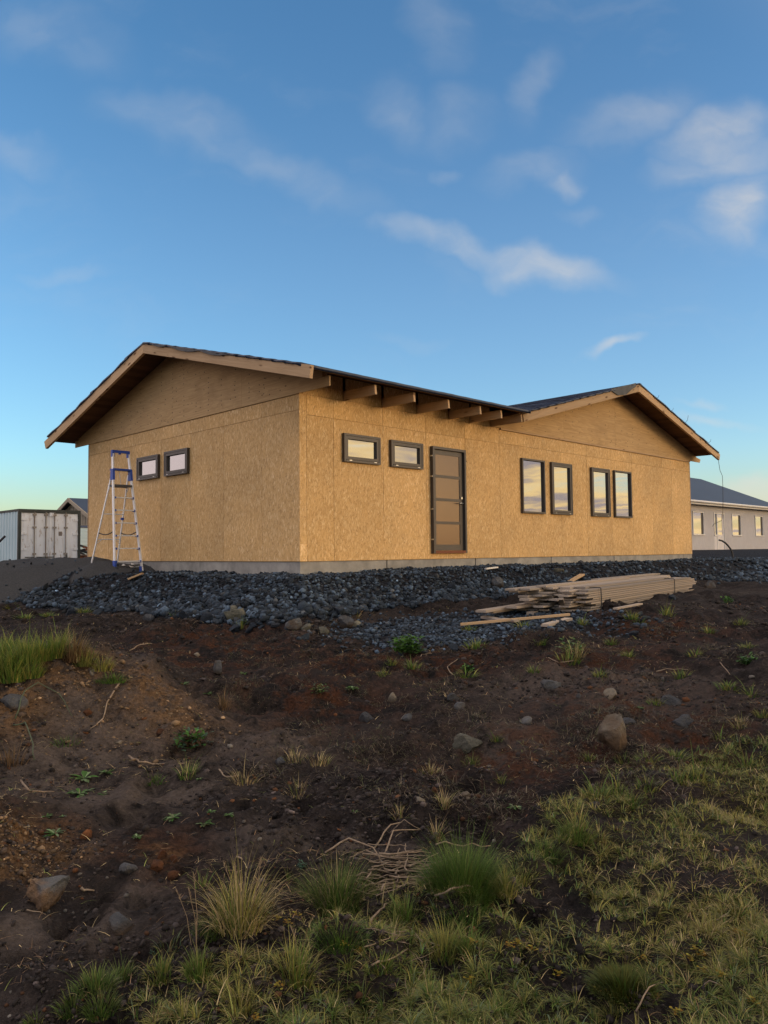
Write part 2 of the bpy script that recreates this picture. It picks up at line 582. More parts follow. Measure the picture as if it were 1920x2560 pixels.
CTRL = np.array([
    # x, y, z below the eye: near slope in front of the camera
    (0, -3, -1.85), (-6, -3, -1.85), (6, -3, -1.8), (0, 1, -1.56), (0, 2.4, -1.475), (1.3, 2.4, -1.45), (-1.2, 2.4, -1.5), (3, 3, -1.36), (-3, 2.4, -1.45),
    (0, 4, -1.37), (2, 4, -1.30), (0, 6, -1.20), (2.5, 6, -1.08), (4.5, 6, -0.98), (0, 8, -1.08), (2.5, 8, -0.98), (5, 8.5, -0.93), (0.3, 9.4, -1.0),
    (2.2, 9.6, -0.88), (4.5, 11, -0.86), (6.5, 13, -0.85), (9, 14, -0.86), (1.2, 10.4, -0.90), (12, 14, -0.80), (14, 8, -0.9),
    (-1.5, 9.6, -0.98), (-3, 10.5, -0.97), (-4.2, 11.8, -0.95), (-6, 13, -0.92), (-8.6, 16.8, -0.88), (-11, 18, -0.80), (-14, 30, -0.75), (-14, 12, -0.95),
    # hollow behind the left mound and the mound itself
    (-2.5, 8.5, -1.10), (-1.2, 7.2, -1.13), (-3.9, 8.2, -1.08), (-2.2, 7.3, -1.14), (-3.2, 7.3, -1.10),
    (-2.35, 6.0, -0.72), (-2.8, 5.85, -0.76), (-3.4, 5.9, -0.82), (-1.85, 5.9, -0.86), (-1.45, 5.8, -1.03), (-1.1, 5.7, -1.17),
    (-2.2, 5.2, -1.06), (-2.6, 4.9, -1.12), (-1.6, 4.6, -1.26), (-2.4, 4.4, -1.27), (-0.9, 4.6, -1.30), (-6, 6, -0.9), (-8, 8, -0.95),
    # low bank at the lower left
    (-1.65, 3.75, -1.27), (-2.2, 3.6, -1.22), (-1.25, 3.6, -1.36), (-1.45, 3.0, -1.42), (-0.8, 3.2, -1.425), (-4, 3.4, -1.2),
    # far ground
    (10, 20, -0.55), (16, 28, -0.15), (16, 42, -0.06), (30, 42, -0.06), (30, 25, -0.5), (-5, 45, -0.6), (-30, 45, -0.75), (40, 80, -0.2), (-40, 80, -0.8), (0, 90, -0.5),
    (-40, 10, -1.0), (40, 5, -0.9), (-25, -15, -1.9), (25, -15, -1.8), (0, -30, -2.0)], float)


def _tps(d2):
    return 0.5 * d2 * np.log(d2 + 1e-9)


_n = len(CTRL)
_A = np.zeros((_n + 3, _n + 3))
_d2 = (CTRL[:, None, 0] - CTRL[None, :, 0]) ** 2 + (CTRL[:, None, 1] - CTRL[None, :, 1]) ** 2
_A[:_n, :_n] = _tps(_d2) + np.eye(_n) * 0.02
_A[:_n, _n:] = np.c_[np.ones(_n), CTRL[:, :2]]
_A[_n:, :_n] = _A[:_n, _n:].T
_w = np.linalg.solve(_A, np.r_[CTRL[:, 2], np.zeros(3)])


def base_z(x, y):
    r = np.maximum(np.hypot(x, y - 20) / 62.0, 1.0)
    xx, yy = x / r, 20 + (y - 20) / r
    out = _w[_n] + _w[_n + 1] * xx + _w[_n + 2] * yy
    for k in range(_n):
        out = out + _w[k] * _tps((xx - CTRL[k, 0]) ** 2 + (yy - CTRL[k, 1]) ** 2)
    return out


def smax(a, b, k=0.05):
    h = np.clip(0.5 + 0.5 * (a - b) / k, 0, 1)
    return b * (1 - h) + a * h + k * h * (1 - h)


def pad_dist(x, y):
    """distance outside the level part of the gravel pad (negative on it)"""
    u, v = to_uv(x, y)
    mf = 0.75 + 0.10 * np.clip(u, 0, 16)
    du = np.maximum(-u - 0.75 - 0.2 * np.clip(v, 0, 5), u - 40)
    dv = np.maximum(-v - mf, v - 11.0)
    return np.where((du > 0) & (dv > 0), np.hypot(du, dv), np.maximum(du, dv))


PITS = []


def ground_parts(x, y):
    b = base_z(x, y)
    d = pad_dist(x, y)
    wob = fbm(x, y, 1.3, 3, 5) * 0.5
    u, v = to_uv(x, y)
    padtop = -0.375 + 0.055 * sstep(0, 3.0, u)
    pad = padtop - 0.43 * np.maximum(d + wob * 0.6, 0) + 0.03 * wob
    sx, sy = (x + 7.0) / 2.4, np.where(y < 16.5, (y - 16.5) / 1.45, (y - 16.5) / 2.3)
    sand = -0.03 - (sx * sx + sy * sy) * 0.33 + 0.06 * fbm(x, y, 1.0, 3, 40)
    lobe = -0.18 - 0.3 * np.clip(x + 5.2, -0.5, 2) - (((x + 5.05) / 1.0) ** 2 + ((y - 15.3) / 0.8) ** 2) * 0.28 + 0.03 * fbm(x, y, 0.6, 3, 44)
    sand = smax(sand, lobe, 0.05)
    tongue = np.exp(-(((x - 1.05) / 1.75) ** 2 + ((y - 9.8) / 1.3) ** 2) ** 2)
    z = smax(smax(b, pad, 0.10), sand, 0.06)
    grav = sstep(-0.06, 0.06, pad - b + 0.10 * fbm(x, y, 0.5, 3, 9))
    grav = np.maximum(grav, tongue * 0.95)
    far = sstep(-4.6, -3.6, v + 0.5 * fbm(x, y, 1.5, 2, 3)) * sstep(8.5, 10.5, u)
    grav = np.maximum(grav, far)
    sandm = sstep(-0.05, 0.05, sand - np.maximum(b, pad) + 0.10 * fbm(x, y, 0.4, 3, 13))
    grav = grav * (1 - sandm)
    return z, grav, sandm, tongue


def ground_full(x, y):
    x = np.asarray(x, float)
    y = np.asarray(y, float)
    z, grav, sandm, tongue = ground_parts(x, y)
    near = 1.0 / (1.0 + (np.maximum(np.hypot(x, y) - 20, 0) / 15.0) ** 2)
    soil = (1 - grav) * (1 - sandm)
    rough = 0.55 + 0.9 * sstep(-0.25, 0.3, fbm(x, y, 1.7, 2, 71))
    z = z + near * soil * rough * (0.125 * fbm(x, y, 0.50, 6, 21, 0.62)) + near * soil * 0.10 * fbm(x, y, 1.6, 2, 33)
    rg = np.abs(fbm(x, y, 0.30, 3, 91))
    mnd = np.exp(-(((x + 2.2) / 1.3) ** 2 + ((y - 5.4) / 1.0) ** 2)) + 0.7 * np.exp(-(((x + 1.7) / 0.7) ** 2 + ((y - 3.5) / 0.5) ** 2))
    z = z + mnd * 0.10 * fbm(x, y, 0.42, 5, 211, 0.62)
    z = z - near * soil * rough * 0.16 * np.maximum(0, 0.14 - rg)
    cr = np.abs(fbm(x + 3.1, y, 0.62, 4, 131, 0.6))
    z = z + near * soil * 0.075 * (0.5 - np.minimum(cr * 2.2, 1.0)) * sstep(-0.2, 0.25, fbm(x, y, 1.1, 2, 151))
    z = z + near * grav * (0.05 * fbm(x, y, 0.35, 3, 55)) + sandm * 0.09 * fbm(x, y, 0.55, 5, 57, 0.6)
    for (px_, py_, r_, dep) in PITS:
        q = np.exp(-(((x - px_) ** 2 + ((y - py_) * 0.8) ** 2) / (r_ * r_)) ** 2)
        z = z - dep * q
    return z + EYE.z, grav, sandm, tongue


def gz(x, y):
    return float(ground_full(np.array([x]), np.array([y]))[0][0])


def ray(px, py):
    return _fw + _rt * ((px - 960) / FPX) - _up * ((py - 1280) / FPX)


def sight(px, py):
    """where the line of sight through a point of the photograph meets the ground"""
    d = ray(px, py)
    t = np.concatenate([np.arange(1.6, 12, 0.02), np.arange(12, 60, 0.08)])
    g = ground_full(d.x * t, d.y * t)[0]
    h = EYE.z + d.z * t
    k = np.argmax(h < g) if np.any(h < g) else len(t) - 1
    tt = t[k]
    if k > 0:
        a, b = h[k - 1] - g[k - 1], h[k] - g[k]
        tt = t[k - 1] + (t[k] - t[k - 1]) * a / max(1e-6, a - b)
    p = EYE + d * tt
    return Vector((p.x, p.y, float(ground_full(np.array([p.x]), np.array([p.y]))[0][0])))


for (px_, py_, r_) in [(660, 1865, 0.05), (790, 1862, 0.045), (712, 1885, 0.05), (752, 2012, 0.05), (785, 2015, 0.045), (268, 2248, 0.055), (352, 2238, 0.05), (152, 2305, 0.055), (240, 2288, 0.035),
                       (660, 2110, 0.06), (455, 2175, 0.04), (850, 2105, 0.045), (610, 2006, 0.035), (698, 2032, 0.03), (1410, 1734, 0.05), (1022, 1976, 0.05), (1180, 1972, 0.04), (895, 1940, 0.04), (505, 2010, 0.03), (340, 2075, 0.03)]:
    q_ = sight(px_, py_)
    PITS.append((q_.x, q_.y, r_ * 0.9, 0.11))

# ------------------------------------------------------------------ ground mesh


def axis(fine0, fine1, step, lo, hi, grow, cap=1e9):
    a = list(np.arange(fine0, fine1 + 1e-6, step))
    s = step
    while a[-1] < hi:
        s = min(s * grow, cap)
        a.append(a[-1] + s)
    s = step
    while a[0] > lo:
        s = min(s * grow, cap)
        a.insert(0, a[0] - s)
    return np.array(a)


xs = axis(-2.6, 2.9, 0.030, -1500, 1500, 1.036)
ys = axis(2.1, 5.4, 0.027, -1500, 2500, 1.0215)
GX, GY = np.meshgrid(xs, ys)
GZ, GG, GS, GT = ground_full(GX.ravel(), GY.ravel())
nx, ny = len(xs), len(ys)
co_ = np.stack([GX.ravel(), GY.ravel(), GZ], 1).astype(np.float32)
ii = (np.arange(ny - 1)[:, None] * nx + np.arange(nx - 1)[None, :]).ravel()
quads = np.stack([ii, ii + 1, ii + nx + 1, ii + nx], 1).astype(np.int32)


def raw_mesh(name, verts, faces, mat, smooth=False, colors=None):
    """big numpy arrays to a mesh; faces is an (n, k) array"""
    me = bpy.data.meshes.new(name)
    n, k = faces.shape
    me.vertices.add(len(verts))
    me.vertices.foreach_set('co', np.ascontiguousarray(verts, np.float32).ravel())
    me.loops.add(n * k)
    me.loops.foreach_set('vertex_index', np.ascontiguousarray(faces, np.int32).ravel())
    me.polygons.add(n)
    me.polygons.foreach_set('loop_start', np.arange(0, n * k, k, dtype=np.int32))
    if smooth:
        me.polygons.foreach_set('use_smooth', np.ones(n, bool))
    if colors is not None:
        ca = me.color_attributes.new('tone', 'FLOAT_COLOR', 'POINT')
        ca.data.foreach_set('color', np.ascontiguousarray(colors, np.float32).ravel())
    me.update(calc_edges=True)
    if mat:
        me.materials.append(mat)
    return me


# red-brown soil where the photograph shows it, turf underlay at the lower right
RED = [sight(*p) for p in ((505, 1585), (900, 1650), (400, 2140), (800, 1720), (1640, 1560), (1500, 1640), (1280, 1900), (1420, 1900), (1700, 1850), (560, 1640), (60, 2080), (1100, 1650), (1560, 1770))]
redm = np.zeros(len(GZ))
for k, p in enumerate(RED):
    r_ = 0.12 * (p.y) ** 0.95 * (0.55 if k in (2, 10) else 1.0)
    redm = np.maximum(redm, np.exp(-((GX.ravel() - p.x) / r_) ** 2 - ((GY.ravel() - p.y) / (r_ * 1.1)) ** 2))
PALE = [(sight(*p), s) for p, s in (((420, 1830), 0.7), ((180, 1830), 0.8), ((300, 1790), 0.8), ((120, 1920), 0.6), ((250, 1990), 0.42), ((600, 1850), 0.4), ((450, 1980), 0.3), ((640, 2080), 0.2), ((700, 1850), 0.35), ((120, 1990), 0.4), ((1380, 1700), 0.6), ((1560, 1730), 0.7), ((900, 2120), 0.16), ((760, 2130), 0.10), ((1500, 1690), 0.5),
                                    ((340, 2260), 0.14), ((270, 2320), 0.12), ((60, 2320), 0.14), ((1230, 1880), 0.3), ((800, 2200), 0.1), ((330, 1700), 0.5), ((80, 2120), 0.14), ((200, 2120), 0.10), ((1280, 1830), 0.35))]
palem = np.zeros(len(GZ))
for p, r_ in PALE:
    palem = np.maximum(palem, np.exp(-((GX.ravel() - p.x) / r_) ** 2 - ((GY.ravel() - p.y) / r_) ** 2))
OCHRE = [(sight(*p), s) for p, s in (((60, 2110), 0.22), ((160, 2150), 0.13), ((30, 2180), 0.14), ((40, 1740), 0.22), ((380, 1720), 0.3), ((440, 1780), 0.25), ((220, 1670), 0.22), ((130, 1680), 0.2), ((400, 2140), 0.09), ((10, 1780), 0.2), ((215, 2120), 0.06))]
ochm = np.zeros(len(GZ))
for p, r_ in OCHRE:
    ochm = np.maximum(ochm, np.exp(-((GX.ravel() - p.x) / r_) ** 2 - ((GY.ravel() - p.y) / r_) ** 2))


# turf density over the ground: a lawn edge running up to the right
TURF_EDGE = [sight(*p) for p in ((340, 2558), (430, 2480), (520, 2410), (600, 2360), (670, 2310), (760, 2290), (960, 2235), (1080, 2215), (1180, 2120), (1300, 2085), (1420, 1985), (1560, 1945), (1700, 1880), (1960, 1820))]
TURF_POLY = [(p.x, p.y) for p in TURF_EDGE] + [(4.5, 6.0), (6, 4), (4, 1.2), (-1.2, 1.2), (-1.1, 2.3)]
BARE = [(sight(*p), a, b) for p, a, b in (((1430, 2275), 0.13, 0.10), ((1420, 2470), 0.15, 0.12), ((1800, 2125), 0.13, 0.06), ((1100, 2400), 0.08, 0.07), ((820, 2385), 0.12, 0.1), ((1590, 2535), 0.16, 0.07), ((700, 2330), 0.10, 0.07), ((1500, 2060), 0.2, 0.10), ((900, 2330), 0.09, 0.07), ((1660, 2180), 0.10, 0.05), ((720, 2470), 0.12, 0.08))]


def poly_sd(x, y, poly):
    """signed distance to a polygon, positive inside"""
    d = np.full(x.shape, 1e9)
    inside = np.zeros(x.shape, bool)
    n = len(poly)
    for i in range(n):
        ax, ay = poly[i]
        bx, by = poly[(i + 1) % n]
        ex, ey = bx - ax, by - ay
        t = np.clip(((x - ax) * ex + (y - ay) * ey) / (ex * ex + ey * ey + 1e-12), 0, 1)
        d = np.minimum(d, np.hypot(x - ax - ex * t, y - ay - ey * t))
        c = ((ay <= y) & (by > y)) | ((by <= y) & (ay > y))
        with np.errstate(divide='ignore', invalid='ignore'):
            xc = ax + (y - ay) * ex / (ey if ey != 0 else 1e-12)
        inside ^= c & (x < xc)
    return np.where(inside, d, -d)


def turf_density(x, y):
    sdv = poly_sd(x, y, TURF_POLY)
    f = sstep(-0.10, 0.22, sdv + 0.28 * fbm(x, y, 0.45, 3, 61))
    for p, a, b in BARE:
        f = f * (1 - 0.97 * np.exp(-(((x - p.x) / a) ** 2 + ((y - p.y) / b) ** 2) ** 1.5))
    return f * sstep(-0.42, 0.05, fbm(x, y, 0.22, 3, 66))


nearm = (np.abs(GX.ravel()) < 7) & (GY.ravel() > 0.5) & (GY.ravel() < 9)
turfm = np.zeros(len(GZ))
turfm[nearm] = turf_density(GX.ravel()[nearm], GY.ravel()[nearm])
cols = np.stack([GG, GS, redm, palem], 1)
me = raw_mesh('ground', co_, quads, None, True, cols)
ca = me.color_attributes.new('tone_b', 'FLOAT_COLOR', 'POINT')
ca.data.foreach_set('color', np.stack([turfm, ochm, GT, np.ones(len(GZ))], 1).astype(np.float32).ravel())

m, t, b = material('earth_and_gravel')
c = t.n('ShaderNodeTexCoord').outputs['Object']
a1 = t.n('ShaderNodeAttribute', attribute_name='tone')
a2 = t.n('ShaderNodeAttribute', attribute_name='tone_b')
s1 = t.n('ShaderNodeSeparateColor')
t.l(a1.outputs['Color'], s1.inputs[0])
s2 = t.n('ShaderNodeSeparateColor')
t.l(a2.outputs['Color'], s2.inputs[0])
n_big = t.noise(c, 0.9, 4, 0.6)
n_mid = t.noise(c, 5.5, 6, 0.68, 0.3)
n_fine = t.noise(c, 42, 5, 0.7)
n_grit = t.noise(c, 170, 3, 0.7)
soil = t.ramp(t.m('ADD', t.m('MULTIPLY', n_mid, 0.6), t.m('MULTIPLY', n_fine, 0.4)), [(0.38, (0.0072, 0.0062, 0.0066)), (0.50, (0.0235, 0.0192, 0.0195)), (0.63, (0.0690, 0.0575, 0.0550))])
soil = t.mix(t.m('MULTIPLY', t.rng(n_big, 0.48, 0.7), 0.45), soil, (0.060, 0.049, 0.045))
pale = t.ramp(n_fine, [(0.3, (0.0828, 0.0669, 0.0590)), (0.7, (0.1673, 0.1370, 0.1211))])
pf = t.m('MULTIPLY', a1.outputs['Alpha'], t.rng(n_mid, 0.30, 0.56))
soil = t.mix(t.m('MULTIPLY', pf, 0.9), soil, pale)
red = t.ramp(n_fine, [(0.35, (0.030, 0.011, 0.005)), (0.65, (0.095, 0.034, 0.013))])
rf = t.m('MULTIPLY', t.m('ADD', s1.outputs[2], 0.03), t.rng(n_mid, 0.42, 0.60))
soil = t.mix(t.m('MULTIPLY', rf, 0.85), soil, red)
och = t.ramp(n_fine, [(0.35, (0.075, 0.042, 0.020)), (0.65, (0.23, 0.135, 0.065))])
of = t.m('MULTIPLY', s2.outputs[1], t.rng(t.noise(c, 11, 5, 0.65), 0.38, 0.56, 0.15, 1.0))
soil = t.mix(t.m('MULTIPLY', of, 0.9), soil, och)
speck = t.rng(n_grit, 0.66, 0.74)
soil = t.mix(t.m('MULTIPLY', speck, 0.55), soil, (0.105, 0.088, 0.074))
soil = t.mix(t.m('MULTIPLY', s2.outputs[0], t.rng(n_fine, 0.42, 0.62)), soil, (0.042, 0.045, 0.017))
grv = t.ramp(t.vor(c, 26, out='Distance'), [(0.05, (0.0540, 0.0607, 0.0770)), (0.55, (0.0135, 0.0155, 0.0216))])
grv = t.mix(1.0, grv, t.ramp(n_mid, [(0.3, (0.6, 0.6, 0.62)), (0.7, (1.15, 1.12, 1.1))]), 'MULTIPLY')
snd = t.ramp(n_fine, [(0.3, (0.044, 0.047, 0.052)), (0.7, (0.092, 0.096, 0.103))])
outc = t.mix(t.rng(s1.outputs[0], 0.35, 0.65), soil, grv)
outc = t.mix(t.rng(s1.outputs[1], 0.35, 0.65), outc, snd)
t.l(outc, b.inputs['Base Color'])
b.inputs['Roughness'].default_value = 0.95
b.inputs['Specular IOR Level'].default_value = 0.12
hb = t.m('ADD', t.m('MULTIPLY', n_fine, 0.7), t.m('MULTIPLY', n_grit, 0.35))
hb = t.m('ADD', hb, t.m('MULTIPLY', n_mid, 0.8))
bump(t, b, hb, 1.0, 0.05)
me.materials.append(m)
link('ground', me, kind='structure')

# ------------------------------------------------------------------ the new house (local axes: x along the long front, y along the gable side, z up)
house = thing('house', 'unfinished single-storey timber house clad in bare strand board on a gravel pad', 'house', HO, YAW)
HX = 14.96
HY = 8.11
RIDGE_L, TOP_L = 4.05, 4.32
RIDGE_R, TOP_R = 10.5, 4.38


def RL(v):
    return TOP_L - (0.267 * (RIDGE_L - v) if v < RIDGE_L else 0.284 * (v - RIDGE_L))


def RR(u):
    return TOP_R - (0.267 * (RIDGE_R - u) if u < RIDGE_R else 0.283 * (u - RIDGE_R))


# walls behind the boarding, foundation in cast lengths
core = MB().box(0.013, HX - 0.013, 0.013, HY - 0.013, -0.002, 2.83)
core.prism([(0.02, 0.013, 2.832), (0.02, HY - 0.013, 2.832), (0.02, RIDGE_L, 4.15)], (9.0, 0, 0))
build('wall', core, OSB, house)
for a, b_ in ((-0.0, 2.02), (2.03, 4.6), (4.61, 7.4), (7.41, 10.3), (10.31, 14.4), (14.41, HX + 0.01)):
    build('foundation', MB().box(a + 0.02, b_, 0.018, 0.3, -0.75, -0.006), CONC, house)
for a, b_ in ((0.302, 3.1), (3.11, 5.6), (5.61, HY)):
    build('foundation', MB().box(0.02, 0.3, a, b_, -0.75, -0.006), CONC, house)


def front_panel(u0, u1, w0, w1, mat=OSB, g=0.0032, v=0.0):
    du = random.uniform(-0.0012, 0.0012)
    slab('osb_panel', mat, house, [(u0 + g, v + du, w0 + g), (u1 - g, v + du, w0 + g), (u1 - g, v + du, w1 - g), (u0 + g, v + du, w1 - g)], (0, 0.0115, 0), (1, 0, 0))


def side_panel(v0, v1, w0, w1, g=0.0032, u=0.0):
    du = random.uniform(-0.0012, 0.0012)
    slab('osb_panel', OSB, house, [(u + du, v0 + g, w0 + g), (u + du, v1 - g, w0 + g), (u + du, v1 - g, w1 - g), (u + du, v0 + g, w1 - g)], (0.0115, 0, 0), (0, 1, 0))


front_panel(0.0, 0.153, 0.0, 0.292, OSB_PALE)
front_panel(0.0, 0.153, 0.292, 2.785)
lo = [0.153, 0.75, 1.95, 3.12, 4.31, 5.47, 6.68, 7.86, 9.03, 10.24, 11.34, 12.49, 13.70, 14.93]
for a, b_ in zip(lo[:-1], lo[1:]):
    front_panel(a, b_, 0.0, 2.455 if a < 5.4 else 2.47)
hi = [0.153, 0.75, 1.95, 3.12, 4.31, 5.47]
for a, b_ in zip(hi[:-1], hi[1:]):
    front_panel(a, b_, 2.455, 2.785)
hi = [5.47, 7.10, 8.43, 9.03, 10.24, 11.34, 13.1, 14.93]
for a, b_ in zip(hi[:-1], hi[1:]):
    front_panel(a, b_, 2.47, 2.757)
sd_ = [0.0, 1.05, 2.25, 3.42, 4.60, 5.80, 7.0, 8.06]
for a, b_ in zip(sd_[:-1], sd_[1:]):
    side_panel(a, b_, 0.0, 2.52)
    side_panel(a, b_, 2.52, 2.785)
board('corner_trim', TIMBER, house, (14.947, 0.02, 0.0), (14.947, 0.02, 2.75), (1, 0, 0), 0.03, 0.045)
board('corner_trim', TIMBER, house, (0.012, 8.088, 0.0), (0.012, 8.088, 2.78), (0, 1, 0), 0.045, 0.03)

# gable boards
pl = [(-0.8, 2.79), (8.83, 2.79), (8.83, 2.955), (8.62, 2.955), (8.62, RL(8.62) - 0.03), (RIDGE_L, TOP_L - 0.03), (-0.62, RL(-0.62) - 0.03), (-0.62, 2.955), (-0.8, 2.955)]
cuts = [-2, 1.64, 4.09, 6.45, 10]
for a, b_ in zip(cuts[:-1], cuts[1:]):
    q = clip(clip(pl, 0, a + 0.0015, True), 0, b_ - 0.0015, False)
    slab('plywood_panel', PLY, house, [(-0.022, v, w) for v, w in q], (0.018, 0, 0), (0, 1, 0))
pr = [(5.2, 2.80), (15.64, 2.80), (15.70, 2.90), (15.45, 2.935), (15.30, RR(15.3) - 0.03), (RIDGE_R, TOP_R - 0.03), (5.40, RR(5.4) - 0.03), (5.2, 2.93)]
cuts = [4, 8.0, 10.46, 12.88, 17]
for a, b_ in zip(cuts[:-1], cuts[1:]):
    q = clip(clip(pr, 0, a + 0.0015, True), 0, b_ - 0.0015, False)
    slab('plywood_panel', PLY, house, [(u, -0.022, w) for u, w in q], (0, 0.018, 0), (1, 0, 0))
board('gable_batten', TIMBER, house, (5.5, -0.017, 2.778), (14.93, -0.017, 2.778), (0, 0, 1), 0.036, 0.034)
nails = MB()
for vv in np.arange(0.35, 7.8, 0.15):
    for kk in range(14):
        w = 2.9 + kk * 0.105 + random.uniform(-0.03, 0.03)
        if w < RL(vv) - 0.2 and random.random() < (0.75 if int(vv / 0.15) % 3 == 0 else 0.12):
            v2 = vv + random.uniform(-0.012, 0.012)
            nails.box(-0.0245, -0.0215, v2 - 0.009, v2 + 0.009, w - 0.009, w + 0.009)
for uu in np.arange(6.3, 15.0, 0.3):
    for kk in range(14):
        w = 2.9 + kk * 0.12 + random.uniform(-0.03, 0.03)
        if w < RR(uu) - 0.2 and random.random() < 0.3:
            u2 = uu + random.uniform(-0.012, 0.012)
            nails.box(u2 - 0.009, u2 + 0.009, -0.0245, -0.0215, w - 0.009, w + 0.009)
build('nail_heads', nails, BLACK, house, kind='stuff')

# barge boards
H_B = 0.205
slab('barge_board', TIMBER, house, [(-0.70, RIDGE_L, 4.33), (-0.70, -1.16, 2.945), (-0.70, -1.13, 2.75), (-0.70, RIDGE_L, 4.33 - H_B)], (0.06, 0, 0), (0, 1, 0.267))
slab('barge_board', TIMBER, house, [(-0.70, RIDGE_L + 0.002, 4.33), (-0.70, 9.02, 2.90), (-0.70, 8.93, 2.72), (-0.70, RIDGE_L + 0.002, 4.33 - H_B)], (0.06, 0, 0), (0, 1, -0.284))
slab('barge_board', TIMBER, house, [(RIDGE_R, -0.70, 4.39), (5.36, -0.70, 3.022), (5.41, -0.70, 2.835), (RIDGE_R, -0.70, 4.39 - H_B)], (0, 0.06, 0), (1, 0, 0.267))
slab('barge_board', TIMBER, house, [(RIDGE_R + 0.002, -0.70, 4.39), (15.51, -0.70, 2.975), (15.45, -0.70, 2.805), (RIDGE_R + 0.002, -0.70, 4.39 - H_B)], (0, 0.06, 0), (1, 0, -0.283))


# roof boarding, board by board
def u_valley(v):
    return RIDGE_R - (TOP_R - RL(v)) / 0.267


TB = 0.022
v0 = -0.86
while v0 < RIDGE_L - 0.02:
    v1 = min(v0 + 0.158, RIDGE_L)
    s0, s1 = RL(v0) - TB, RL(v1 - 0.004) - TB
    slab('roof_board', SHEATH, house, [(-0.638, v0, s0), (u_valley(v0) + 0.02, v0, s0), (u_valley(v1) + 0.02, v1 - 0.004, s1), (-0.638, v1 - 0.004, s1)], (0, -0.0057, 0.0212), (1, 0, 0))
    v0 += 0.158
v0 = RIDGE_L
while v0 < 8.8:
    v1 = v0 + 0.158
    s0, s1 = RL(v0 + 0.001) - TB, RL(v1 - 0.004) - TB
    slab('roof_board', SHEATH, house, [(-0.638, v0, s0), (9.6, v0, s0), (9.6, v1 - 0.004, s1), (-0.638, v1 - 0.004, s1)], (0, 0.0060, 0.0211), (1, 0, 0))
    v0 += 0.158
u0 = 5.30
while u0 < RIDGE_R - 0.02:
    u1 = min(u0 + 0.158, RIDGE_R)
    s0, s1 = RR(u0) - TB, RR(u1 - 0.004) - TB
    e0 = max(-0.6, RIDGE_L - (TOP_L - RR(u0)) / 0.267) if RR(u0) < TOP_L else 8.7
    e1 = max(-0.6, RIDGE_L - (TOP_L - RR(u1)) / 0.267) if RR(u1) < TOP_L else 8.7
    if e0 > 8 or e1 > 8:
        e0 = e1 = 8.7
    if e1 > -0.5:
        slab('roof_board', SHEATH, house, [(u0, -0.638, s0), (u1 - 0.004, -0.638, s1), (u1 - 0.004, e1, s1), (u0, e0, s0)], (-0.0057, 0, 0.0212), (0, 1, 0))
    u0 += 0.158
u0 = RIDGE_R
while u0 < 15.35:
    u1 = u0 + 0.158
    s0, s1 = RR(u0 + 0.001) - TB, RR(u1 - 0.004) - TB
    slab('roof_board', SHEATH, house, [(u0, -0.638, s0), (u1 - 0.004, -0.638, s1), (u1 - 0.004, 8.7, s1), (u0, 8.7, s0)], (0.0060, 0, 0.0211), (0, 1, 0))
    u0 += 0.158
board('eave_batten', TIMBER, house, (-0.60, -0.875, RL(-0.875) - 0.014), (5.22, -0.875, RL(-0.875) - 0.014), (0, 0, 1), 0.036, 0.022)


# roofing felt: lapped strips, each a thin sheet with uneven edges and a thick lower lap
def felt(pfun, a0, a1, b0f, b1f, nb, lift, seed, lip=0.009):
    """strip between course lines a0 (low) and a1 (high); runs from b0f to b1f; pfun(a, b, h) gives the place"""
    rs = np.random.default_rng(seed)
    mb = MB()
    na = 3
    rows = []
    lowj = np.cumsum(rs.normal(0, 0.003, nb + 1))
    lowj -= np.linspace(lowj[0], lowj[-1], nb + 1)
    for i in range(nb + 1):
        row = []
        for j in range(na + 1):
            a = a0 + (a1 - a0) * j / na + (lowj[i] if j == 0 else 0)
            e0, e1 = b0f(a), b1f(a)
            bb = e0 + (e1 - e0) * i / nb
            if i == 0:
                bb += rs.uniform(-0.018, 0.012)
            h = 0.018 + lift * (1 - j / na) + abs(rs.normal(0, 0.002)) + (abs(rs.normal(0, 0.0025)) if i in (0, nb) else 0)
            row.append((pfun(a, bb, h), pfun(a, bb, h - (0.036 if i == 0 else 0.0045) if j else h - max(lip, 0.036 if i == 0 else 0))))
        rows.append(row)
    vs, fs = [], []
    w = na + 1
    for row in rows:
        vs += [p[0] for p in row]
    off = len(vs)
    for row in rows:
        vs += [p[1] for p in row]
    for i in range(nb):
        for j in range(na):
            k = i * w + j
            fs.append((k, k + 1, k + w + 1, k + w))
            fs.append((off + k, off + k + w, off + k + w + 1, off + k + 1))
        for j in (0, na):
            k = i * w + j
            fs.append((k, k + w, off + k + w, off + k))
    for i in (0, nb):
        for j in range(na):
            k = i * w + j
            fs.append((k, off + k, off + k + 1, k + 1))
    mb.add(vs, fs)
    build('roofing_felt', mb, FELT, house, True)


